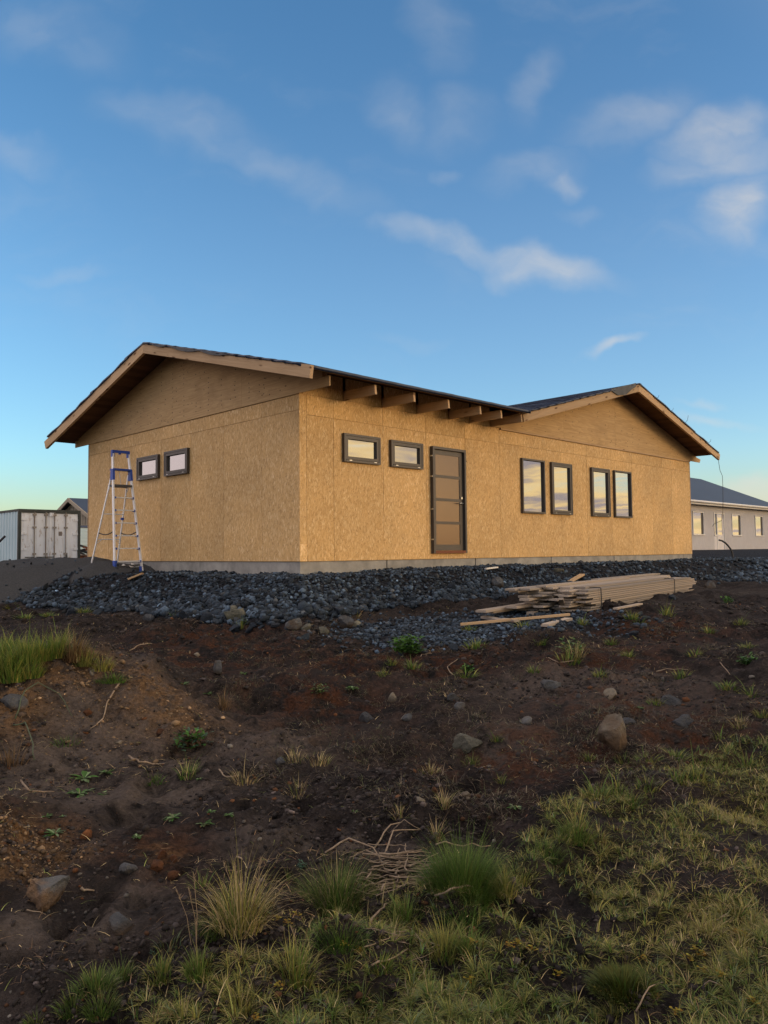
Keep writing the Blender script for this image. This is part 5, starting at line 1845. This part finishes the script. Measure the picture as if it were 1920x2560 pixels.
tussock(1265, 2230, 80, 70, 'yellowish stiff tuft at the foot of the largest tussock', 180, (YELL, OLIVE), (2, 2), 0.6, straw=0.15)
for k, (px_, py_, h_, w_, lab) in enumerate(((185, 2520, 60, 100, 'dark green tuft at the lower left corner of the grass'), (240, 2470, 75, 110, 'green tuft, middle of three at lower left'), (300, 2452, 60, 90, 'green tuft, right of three at lower left'), (250, 2525, 60, 100, 'green tuft below the three at lower left'), (90, 2558, 40, 70, 'low green tuft at the bottom left edge'))):
    tussock(px_, py_, h_, w_, lab, 300, (GREEN, DEEP, OLIVE), (2, 3, 0.7), 0.9, straw=0.02)
tussock(520, 2335, 60, 85, 'feathery green tuft left of the tall yellowing tussock foot', 330, (GREEN, DEEP), (1, 1), 0.8, width=0.002)
tussock(500, 2430, 75, 90, 'green tuft below the tall yellowing tussock', 300, (GREEN, OLIVE), (2, 1), 0.7, straw=0.05)
tussock(405, 2440, 60, 100, 'green and straw tuft at the left of the turf', 300, (GREEN, OLIVE, YELL), (2, 1, 1), 0.8, straw=0.08)
tussock(735, 2450, 120, 130, 'yellow green tuft with long straw blades near the bottom edge', 360, (OLIVE, YELL, GREEN), (2, 2, 2), 0.7, straw=0.15)
tussock(600, 2530, 110, 90, 'orange yellow tuft at the bottom edge', 200, (YELL, OLIVE, STRAW), (2, 2, 1), 0.55, straw=0.15)
tussock(425, 2365, 55, 100, 'spiky open tuft at the left on bare soil', 60, (OLIVE, BLUEG, STRAW), (2, 2, 0.6), 1.1, width=0.005)
tussock(505, 2215, 62, 60, 'thin spiky tuft right of the orange clods', 46, (OLIVE, GREEN), (2, 1), 0.9, width=0.0045)
tussock(725, 2200, 60, 50, 'spiky tuft left of the bushy green tussock', 70, (OLIVE, GREEN), (1, 1), 0.9)
tussock(950, 2420, 60, 70, 'bright tuft in the middle of the lower turf', 200, (GREEN, YELL), (2, 1), 0.8)
tussock(1560, 2470, 55, 210, 'mossy dark green cushion plant at the lower right', 1300, (np.array((0.030, 0.046, 0.010)), np.array((0.055, 0.062, 0.012)), DEEP), (3, 2, 1), 1.15, name='cushion_plant', cat='plant', width=0.004, tip=0.4, tipcol=(0.10, 0.10, 0.015))
tussock(1250, 2540, 75, 90, 'green tuft at the bottom edge right of centre', 240, (GREEN, OLIVE), (2, 2), 0.8)

# grass on the left mound
ML = ('front row, second from left', 'back row, third from left', 'back row, fourth from left', 'back row, rightmost by the withered stalks', 'front row, third from left', 'front row, rightmost above the bare mound face', 'back row, at the photo edge', 'back row, second from left', 'front row, cut by the photo edge')
mg = [(18, 1672, 80, 110), (65, 1655, 85, 100), (105, 1648, 80, 90), (140, 1640, 85, 80), (30, 1700, 70, 90), (75, 1690, 60, 80), (5, 1645, 80, 90), (40, 1628, 60, 90), (-20, 1690, 80, 120)]
for k, (px_, py_, h_, w_) in enumerate(mg):
    tussock(px_, py_, h_, w_, 'fresh green grass tuft on the left mound, ' + ML[k], 300, (GREEN, OLIVE, YELL, DEEP), (3, 2.2, 1.0, 0.5), 0.6, 'grass tufts on the left mound', tip=0.5, tipcol=(0.15, 0.17, 0.04), width=0.006)
tussock(185, 1650, 100, 70, 'brown withered dock stalks among the mound grass', 220, (BROWN, np.array((0.07, 0.035, 0.02)), STRAW), (3, 2, 0.5), 0.45, name='withered_plant', cat='plant', width=0.006)
tussock(215, 1660, 66, 80, 'yellow green tuft right of the withered stalks', 200, (OLIVE, YELL, GREEN), (2, 1, 1), 0.7, width=0.005)
tussock(255, 1672, 50, 70, 'pale yellow tuft at the right end of the mound grass', 220, (YELL, OLIVE), (2, 2), 0.7, width=0.005)
tussock(160, 1612, 60, 60, 'dry tall grass behind the withered stalks', 70, (STRAW, OLIVE), (1, 1), 0.5, width=0.005)
tussock(285, 1700, 26, 110, 'low green creeping plant on the mound crest', 300, (GREEN, DEEP), (2, 1), 1.25, width=0.006)
tussock(165, 1856, 28, 90, 'thin low grass patch on the mound face', 90, (DEEP, GREEN), (2, 1), 1.2, width=0.005)
tussock(470, 1940, 64, 60, 'small upright tuft below the creeping shrub', 90, (GREEN, OLIVE, STRAW), (2, 1, 0.6), 0.8, width=0.004)
tussock(382, 1952, 34, 90, 'flat dark grass rosette left of the small upright tuft', 90, (DEEP, GREEN), (2, 1), 1.3, width=0.005)

# dry withered tufts on the slope
for (px_, py_, h_, w_, lab) in ((740, 1900, 46, 80, 'bleached withered tuft beside the slope footprints'), (795, 1905, 40, 90, 'grey withered grass right of the bleached tuft'), (745, 1985, 50, 80, 'thin straw tuft in the middle of the soil'), (610, 1950, 50, 90, 'dry bent straw tuft left of centre'), (1075, 1930, 36, 60, 'matted dry grass below the rounded grey green boulder'),
                                (1108, 2015, 66, 36, 'narrow green and straw tuft left of the cream stone'), (1000, 2040, 40, 50, 'small dull tuft left of the narrow tuft'), (1090, 2095, 60, 44, 'olive tuft above the largest green tussock'), (1440, 1640, 60, 60, 'dead grass clump above the pale soil'), (1850, 1815, 40, 60, 'orange dry tuft near the right edge'),
                                (560, 1772, 70, 40, 'dead brown stalk tuft at the end of the mound'), (30, 1905, 70, 100, 'brown matted root clump at the left edge'), (890, 1545, 30, 30, 'straw wisps at the right of the rubble foot')):
    q0 = (BROWN, np.array((0.06, 0.035, 0.02)), BROWN) if ('brown' in lab) else (STRAW, OLIVE, BROWN)
    tussock(px_, py_, h_, w_, lab, 90, q0, (2, 1.2, 1), 1.0, name='withered_tuft', width=0.0042, tip=0.2)

# small green tufts scattered on the slope
sm = [(606, 1568, 34, 34), (440, 1540, 20, 30), (1030, 1668, 26, 50), (960, 1690, 30, 36), (1165, 1690, 20, 60), (1420, 1655, 50, 60), (1310, 1568, 22, 60), (1175, 1578, 22, 40), (1455, 1560, 20, 40), (1580, 1545, 26, 40), (1668, 1538, 34, 40), (1600, 1560, 24, 36),
      (1705, 1695, 34, 50), (1335, 1680, 20, 40), (1500, 1690, 22, 44), (1620, 1900, 24, 60), (1690, 1895, 26, 70), (1760, 1905, 26, 60), (1560, 1905, 26, 50), (1820, 1720, 24, 60), (1880, 1740, 26, 60), (1905, 1790, 24, 40), (1800, 1850, 24, 50), (1350, 1610, 18, 40), (1770, 1580, 20, 40), (1190, 1620, 30, 60),
      (1850, 1560, 20, 40), (1870, 1620, 20, 40), (1740, 1640, 20, 50), (1640, 1760, 20, 40), (1470, 1900, 22, 40), (1180, 1910, 26, 40), (1240, 1850, 20, 40), (1255, 1955, 22, 36), (1540, 1985, 50, 60), (1490, 1990, 50, 70), (1620, 1970, 40, 60), (1690, 1955, 46, 60), (1740, 1945, 46, 60), (1800, 1930, 40, 60), (1870, 1915, 40, 60), (1580, 2010, 40, 60),
      (940, 1510, 14, 20), (1530, 1610, 20, 40), (1570, 1640, 20, 40), (980, 1660, 22, 30), (210, 1530, 16, 40), (60, 1545, 16, 50), (30, 1520, 16, 60), (120, 1540, 14, 40)]
smesh = [tussock_mesh('grass_tuft', 70, 0.11, 0.08, 0.9, (GREEN, OLIVE, DEEP, YELL), (2.4, 2, 1, 0.8), 700 + k, width=0.006) for k in range(6)]
MARKS = [(1545, 1840, 'tan boulder'), (1172, 1860, 'grey green boulder'), (1720, 1800, 'flat blue grey stone'), (1527, 1735, 'orange tan stone'), (1385, 1710, 'half buried grey stone'), (1130, 1740, 'dark blue grey stone'), (1018, 1600, 'bright green weed'), (1870, 1640, 'right edge weed'), (1820, 1495, 'far weed'),
         (1430, 1600, 'tall pale weed'), (1168, 1670, 'low leafy clump'), (798, 1720, 'upright pale weed'), (1300, 1560, 'thin pale batten'), (1600, 1500, 'plank stack'), (588, 1540, 'pale squarish rock'), (136, 1520, 'far left grey rock'), (1490, 2015, 'dark rounded stone'), (1682, 1750, 'low grey stone'), (1440, 2060, 'tall yellow grass'), (543, 1670, 'upright grey stone'), (862, 1550, 'tall grey rock'), (1850, 1800, 'orange dry tuft')]
used_labels = set()
for k, (px_, py_, h_, w_) in enumerate(sm):
    best = None
    for mx_, my_, nm in sorted(MARKS, key=lambda m_: (m_[0] - px_) ** 2 + (m_[1] - py_) ** 2):
        ax_, ay_ = px_ - mx_, py_ - my_
        vert = '' if abs(ay_) < 0.4 * abs(ax_) else ('above' if ay_ < 0 else 'below')
        hor = '' if abs(ax_) < 0.4 * abs(ay_) else ('left' if ax_ < 0 else 'right')
        where = vert + (' and ' if vert and hor else '') + ((hor + ' of') if hor else '')
        lb = 'small green grass tuft on brown soil, ' + where + ' the ' + nm
        if lb not in used_labels:
            best = lb
            break
    used_labels.add(best)
    q = sight(px_, py_)
    s_ = h_ * q.y / FPX / 0.11
    o = link('grass_tuft', smesh[k % 6], None, best, 'grass tuft', 'small tufts scattered over the slope')
    o.location = q
    o.scale = (s_ * w_ / h_ * 0.75, s_ * w_ / h_ * 0.75, s_)
    o.rotation_euler = (0, 0, k * 1.7)

# withered mats of dead grass lying on the slope
cen = []
for k in range(150):
    px_, py_ = rs.uniform(560, 1930), 1560 + 480 * rs.uniform() ** 1.3
    q = sight(px_, py_)
    if q.y > 3.6 and float(turf_density(np.array([q.x]), np.array([q.y]))[0]) < 0.2 and float(ground_full(q.x, q.y)[1]) < 0.3:
        cen.append((q.x, q.y, rs.uniform(0.05, 0.16)))
cen = np.array(cen)
n = 95 * len(cen)
w_ = rs.integers(0, len(cen), n)
X6 = cen[w_, 0] + rs.normal(0, 1, n) * cen[w_, 2]
Y6 = cen[w_, 1] + rs.normal(0, 1, n) * cen[w_, 2] * 0.8
Z6 = ground_full(X6, Y6)[0]
c6 = palette(n, (np.array((0.13, 0.105, 0.075)), np.array((0.075, 0.058, 0.043)), np.array((0.075, 0.082, 0.04)), np.array((0.20, 0.165, 0.12))), (2, 2.4, 1.6, 0.6), rs, 0.35)
V, F, C = blades(X6, Y6, Z6, 0.035 + 0.06 * rs.uniform(size=n), np.abs(rs.normal(1.05, 0.35, n)), rs.uniform(0, 6.28, n), np.full(n, 0.0032), c6, c6, 3, 0.5)
link('withered_grass', raw_mesh('withered_grass', V, F, BLADE, True, C), kind='stuff')

# seed stalks
for k, (b0, b1, lab) in enumerate((((480, 2360), (443, 2228), 'leftmost of three thin seed stalks beside the yellowing tussock'), ((492, 2370), (472, 2225), 'middle of three thin seed stalks beside the yellowing tussock'), ((490, 2385), (484, 2188), 'tallest of three thin seed stalks beside the yellowing tussock'), ((600, 2300), (560, 2160), 'seed stalk rising left from the yellowing tussock'), ((610, 2300), (585, 2165), 'second seed stalk rising from the yellowing tussock'),
                                   ((740, 2390), (728, 2320), 'short seed stalk on the dark soil right of the tussock'), ((620, 2300), (652, 2150), 'seed stalk leaning right from the yellowing tussock'))):
    q = sight(*b0)
    d = ray(*b1)
    top = EYE + d * (q.y / d.y)
    mid = q.lerp(top, 0.5) + Vector((0.008, 0, 0.004))
    stalk = build('seed_stalk', MB().tube([q - Vector((0, 0, 0.02)), mid, top], 0.0016, 4, 0.001), BLADE if False else mat_plain('straw_stem', (0.15, 0.11, 0.07), (0.2, 0.15, 0.1), 0.8) if k == 0 else bpy.data.materials['straw_stem'], label=lab, cat='grass stalk')
    dv = (top - mid).normalized()
    sp = MB()
    for j in range(9):
        p = top - dv * (0.004 * j)
        sp.tube([p, p + Vector((random.uniform(-1, 1), random.uniform(-1, 1), 1.2)).normalized() * 0.012], 0.0018, 4, 0.0008)
    build('seed_head', sp, bpy.data.materials['straw_stem'], stalk)


# leafy plants and rosettes
def leaf_mesh(name, nl, ln, wd, rise, cols_, seed, bush=0.0):
    r2 = np.random.default_rng(seed)
    vs, fs, cs = [], [], []
    for i in range(nl):
        a = r2.uniform(0, 6.283)
        L = ln * r2.uniform(0.6, 1.15)
        w = wd * r2.uniform(0.7, 1.2)
        el_ = rise * r2.uniform(0.4, 1.3)
        base = np.array((np.clip(r2.normal(0, bush * 0.42), -bush * 0.7, bush * 0.7), np.clip(r2.normal(0, bush * 0.42), -bush * 0.7, bush * 0.7), min(abs(r2.normal(0, bush * 0.42)), bush * 0.8)))
        d = np.array((math.cos(a) * math.cos(el_), math.sin(a) * math.cos(el_), math.sin(el_)))
        s = np.array((-math.sin(a), math.cos(a), 0))
        c = np.array(cols_[r2.integers(0, len(cols_))]) * math.exp(r2.normal(0, 0.25))
        k = len(vs)
        for t_, ww in ((0, 0.15), (0.35, 0.8), (0.7, 1.0)):
            p = base + d * L * t_ - np.array((0, 0, 0.30 * L * t_ * t_))
            vs += [p - s * w * ww / 2, p + s * w * ww / 2]
        vs.append(base + d * L - np.array((0, 0, 0.30 * L)))
        fs += [(k, k + 1, k + 3), (k, k + 3, k + 2), (k + 2, k + 3, k + 5), (k + 2, k + 5, k + 4), (k + 4, k + 5, k + 6)]
        cs += [(*c, 1)] * 7
    return raw_mesh(name, np.array(vs), np.array(fs), BLADE, False, np.array(cs))


PALEG = (0.13, 0.19, 0.09)
MIDG = (0.06, 0.145, 0.028)
BLUEL = (0.07, 0.135, 0.09)
YLEAF = (0.22, 0.16, 0.018)
ros = [leaf_mesh('leaf_rosette', 24, 0.055, 0.014, 0.5, (PALEG, (0.09, 0.11, 0.05), MIDG), 40 + k) for k in range(4)]
for k, (px_, py_, w_, lab) in enumerate(((433, 2045, 46, 'pale leaf rosette in the middle of the bare soil at left'), (510, 2060, 46, 'bluish rosette right of the pale rosette'), (528, 2030, 24, 'tiny rosette above the bluish one'), (573, 2040, 26, 'small rosette right of the tiny one'), (342, 2092, 32, 'yellow green rosette by the bank edge'), (138, 2085, 52, 'wide pale rosette at the left on flat soil'), (115, 2042, 32, 'small rosette above the wide pale rosette'), (158, 2042, 18, 'tiny pale sprig right of the small rosette'),
                                         (1286, 2018, 36, 'green rosette on the bare soil left of the turf'), (458, 1712, 34, 'rosette in the hollow behind the mound'), (880, 1722, 40, 'flat leafy rosette on the slope'), (608, 1684, 24, 'small rosette right of the upright stone'), (500, 1947, 20, 'little blue green sprig under the creeping shrub'), (265, 1932, 44, 'pale leafy sprig on the lower mound face'), (210, 1946, 70, 'spreading pale weed on the lower mound face'), (200, 1985, 70, 'green weed below the spreading pale weed'), (258, 1985, 36, 'small weed right of the green weed'),
                                         (888, 2030, 20, 'tiny sprig at the centre of the soil'), (520, 1735, 24, 'sprig at the right end of the mound'), (1600, 1770, 22, 'sprig between the grey stones at right'))):
    q = sight(px_, py_)
    o = link('leaf_rosette', ros[k % 4], None, lab, 'plant')
    s_ = w_ * q.y / FPX / 0.095
    o.location = q
    o.scale = (s_, s_, s_)
    o.rotation_euler = (0, 0, k)
for k, (px_, py_, w_, bush, cols_, nl, lab) in enumerate(((1018, 1632, 96, 0.45, (MIDG, (0.05, 0.12, 0.02), MIDG), 300, 'bright green leafy weed in front of the gravel track'), (480, 1868, 110, 0.40, (MIDG, BLUEL, (0.07, 0.04, 0.025)), 260, 'creeping green shrub with reddish stems right of the mound'), (798, 1732, 50, 0.5, (PALEG, MIDG, (0.10, 0.10, 0.03)), 90, 'upright pale weed alone on the slope'),
                                                          (1870, 1660, 70, 0.35, (MIDG, (0.05, 0.11, 0.03)), 130, 'leafy green weed at the right edge of the slope'), (1820, 1508, 46, 0.35, (MIDG,), 90, 'leafy green weed beyond the plank stack'), (1430, 1628, 70, 0.55, (PALEG, (0.10, 0.10, 0.03), MIDG), 120, 'tall pale weed among dead grass below the plank stack'),
                                                          (755, 2170, 44, 0.3, (BLUEL, (0.04, 0.08, 0.055)), 60, 'blue green leafy herb left of the bushy tussock'), (382, 2385, 26, 0.4, (BLUEL,), 30, 'blue green sprig at the left turf edge'), (1168, 1680, 60, 0.3, (MIDG, (0.03, 0.06, 0.015)), 120, 'low leafy clump on the slope above the blue grey stone'))):
    q = sight(px_, py_)
    L = w_ * q.y / FPX
    me = leaf_mesh('leafy_weed', nl, L * 0.24, L * 0.085, 0.7, cols_, 300 + k, L * bush)
    o = link('leafy_weed', me, None, lab, 'plant')
    o.location = q
# yellow autumn leaves in the turf
yl = [(692, 2310), (720, 2322), (740, 2300), (862, 2375), (895, 2385), (1175, 2465), (1395, 2448), (1275, 2380), (1330, 2385), (1740, 2385), (1755, 2400), (1760, 2440), (1800, 2455), (1560, 2505), (1515, 2500), (1500, 2480), (1640, 2505), (1690, 2545), (1860, 2350), (1845, 2345), (1885, 2520), (700, 2480), (640, 2560), (1180, 2370), (1290, 2370), (1610, 2410), (1725, 2410)]
ymesh = [leaf_mesh('yellow_leaves', 16, 0.014, 0.010, 0.6, (YLEAF, (0.17, 0.15, 0.02), (0.20, 0.11, 0.015)), 60 + k, 0.018) for k in range(3)]
for k, (px_, py_) in enumerate(yl):
    q = sight(px_, py_)
    o = link('yellow_leaves', ymesh[k % 3], None, 'small sprig of yellow autumn leaves in the turf', 'leaves', 'yellow leaf sprigs in the turf')
    o.location = q + Vector((0, 0, 0.016))
    o.rotation_euler = (0, 0, k)

# ------------------------------------------------------------------ straw, twigs, roots
STICK = mat_plain('bleached_stick', (0.17, 0.125, 0.088), (0.30, 0.235, 0.175), 0.85, 0, 0.2, 40)


def twig(pts, r, label, cat='twig', lift=0.012, arch=0.0, mat=None, name='twig'):
    P = [sight(*p) + Vector((0, 0, lift)) for p in pts]
    n_ = len(P)
    for i in range(n_):
        P[i].z += arch * math.sin(math.pi * i / (n_ - 1))
    Q = []
    for i in range(n_ - 1):
        for s in (0, 0.34, 0.67):
            Q.append(P[i].lerp(P[i + 1], s) + Vector((random.uniform(-1, 1), random.uniform(-1, 1), random.uniform(-0.3, 1))) * r * 1.2)
    Q.append(P[-1])
    return build(name, MB().tube(Q, r, 5, r * 0.5), mat or STICK, None, True, label=label, cat=cat)


twig([(300, 1712), (270, 1762), (258, 1800), (226, 1826)], 0.007, 'long bleached straw lying down the mound face', 'straw')
twig([(322, 1896), (350, 1912), (400, 1914), (462, 1913)], 0.007, 'long pale twig lying flat below the mound')
twig([(548, 1930), (565, 1948), (590, 1946)], 0.005, 'curled pale twig right of the small upright tuft')
twig([(54, 1955), (75, 1985), (110, 1988), (135, 1985)], 0.006, 'grey bent twig at the left on the flat soil')
twig([(326, 1628), (350, 1616), (380, 1612)], 0.008, 'pale twig in the hollow behind the mound')
twig([(935, 2128), (975, 2095), (1005, 2062)], 0.0045, 'upper forked bleached root above the root heap', arch=0.05)
twig([(958, 2148), (985, 2110), (1048, 2080)], 0.0045, 'lower curved bleached root above the root heap', arch=0.05)
twig([(976, 2090), (1010, 2082), (1052, 2080)], 0.003, 'thin straw joining the bleached roots', 'straw', arch=0.05)
twig([(815, 2142), (870, 2144), (930, 2170), (972, 2188)], 0.005, 'long brown root arching over the bushy tussock', arch=0.09)
twig([(1085, 2250), (1125, 2248), (1165, 2240), (1205, 2236)], 0.005, 'forked driftwood coloured stick below the largest tussock', arch=0.03)
twig([(925, 2322), (950, 2300), (972, 2266)], 0.005, 'grey stick leaning below the root heap', arch=0.03)
twig([(930, 2420), (975, 2405), (1020, 2382)], 0.004, 'grey stick lying in the lower turf')
twig([(1590, 2548), (1622, 2505), (1658, 2468)], 0.003, 'long thin straw slanting across the cushion plant', 'straw', arch=0.03)
twig([(1760, 2470), (1775, 2462), (1810, 2475)], 0.003, 'bent pale straw right of the cushion plant', 'straw')
twig([(1535, 2405 - 90), (1556, 2290)], 0.0035, 'short pale stick in the middle turf')
twig([(1795, 2308), (1826, 2284)], 0.0035, 'short straw at the right of the turf', 'straw')
twig([(1782, 2132), (1800, 2134)], 0.005, 'small white chip on the bare patch at right', 'chip')
twig([(200, 2228), (236, 2234)], 0.007, 'flat yellowish wood chip on the soil at lower left', 'chip')
twig([(64, 2282), (114, 2294)], 0.003, 'thin straw below the crusted boulder', 'straw')
twig([(593, 2150), (606, 2160)], 0.006, 'white chip on the dark soil above the yellowing tussock', 'chip')
twig([(1130, 1690), (1118, 1670), (1145, 1652)], 0.006, 'curved brown root left of the low leafy clump')
twig([(1640, 1682), (1665, 1676), (1720, 1678)], 0.006, 'thin branch on the slope at right')
twig([(1800, 1660), (1825, 1690)], 0.005, 'short twig crossing the slope at far right')
twig([(40, 1800), (60, 1760), (95, 1748), (150, 1765), (180, 1795)], 0.0045, 'long green grass blade arching over the mound face', 'grass blade', 0.01, 0.10, mat_plain('green_stem', (0.05, 0.075, 0.04), (0.07, 0.09, 0.05), 0.6), 'long_grass_blade')
twig([(35, 1818), (62, 1830), (80, 1870), (86, 1905)], 0.005, 'green grass blade drooping at the left edge', 'grass blade', 0.01, 0.06, bpy.data.materials['green_stem'], 'long_grass_blade')
twig([(1040, 1660), (1055, 1640), (1080, 1636)], 0.005, 'pale root curl behind the bright green weed')
twig([(1370, 1648), (1395, 1660), (1440, 1655)], 0.005, 'dry root below the tall pale weed')

# heap of bleached roots: each root its own piece
rh = sight(1030, 2205)
heap = thing('root_heap', 'heap of bleached dry roots between the two green tussocks', 'root heap', rh)
rmesh = []
for k in range(7):
    L = 0.24
    pts = [Vector((L * (i / 6 - 0.5), random.uniform(-0.014, 0.014), random.uniform(-0.006, 0.006))) for i in range(7)]
    rmesh.append(MB().tube(pts, 0.0042, 5, 0.002).mesh('root', STICK, True))
for k in range(110):
    o = link('root', rmesh[k % 7], heap)
    fx, fy = random.gauss(0, 0.095), random.gauss(0, 0.055)
    zz = gz(rh.x + fx, rh.y + fy) - rh.z
    o.location = (fx, fy, zz + 0.008 + random.uniform(0, 0.04))
    s_ = random.uniform(0.4, 1.15)
    o.scale = (s_, s_, s_ * random.uniform(0.7, 1.1))
    o.rotation_euler = (0, random.uniform(-0.22, 0.22), random.gauss(0.25, 0.45))
# smaller litter heap lower down
rh2 = sight(1010, 2350)
heap2 = thing('twig_litter', 'scatter of grey twigs lying in the turf below the root heap', 'twigs', rh2)
for k in range(40):
    o = link('root', rmesh[k % 7], heap2)
    fx, fy = random.gauss(0, 0.07), random.gauss(0, 0.06)
    zz = gz(rh2.x + fx, rh2.y + fy) - rh2.z
    o.location = (fx, fy, zz + 0.006 + random.uniform(0, 0.015))
    s_ = random.uniform(0.25, 0.7)
    o.scale = (s_, s_ * 0.7, s_ * 0.7)
    o.rotation_euler = (0, random.uniform(-0.15, 0.15), random.uniform(0, 3.1))

# dry straw littered over the soil and turf
n = 60000
ang = rs.uniform(-0.58, 0.54, n)
rad = np.exp(rs.uniform(np.log(2.0), np.log(12), n))
X5, Y5 = rad * np.tan(ang), rad
Z5, G5, S5, T5 = ground_full(X5, Y5)
cl_ = sstep(-0.05, 0.3, fbm(X5, Y5, 0.7, 3, 177))
kp = (rs.uniform(size=n) < 0.10 + 0.9 * cl_) & (G5 < 0.3) & (S5 < 0.3)
X5, Y5, Z5 = X5[kp], Y5[kp], Z5[kp]
n = len(X5)
cs_ = palette(n, (STRAW, BROWN, np.array((0.06, 0.042, 0.03)), OLIVE), (1.0, 2.4, 2.2, 0.5), rs, 0.5)
zz_ = rs.uniform(0.0, 0.006, n)
V, F, C = blades(X5, Y5, Z5 + zz_, (0.03 + 0.05 * rs.uniform(size=n) ** 2) * (0.8 + 0.09 * Y5), rs.uniform(1.05, 1.75, n), rs.uniform(0, 6.28, n), np.full(n, 0.0022) * (0.8 + 0.12 * Y5), cs_, cs_ * 0.9, 3, 0.2)
link('dry_straw', raw_mesh('dry_straw', V, F, BLADE, True, C), kind='stuff')
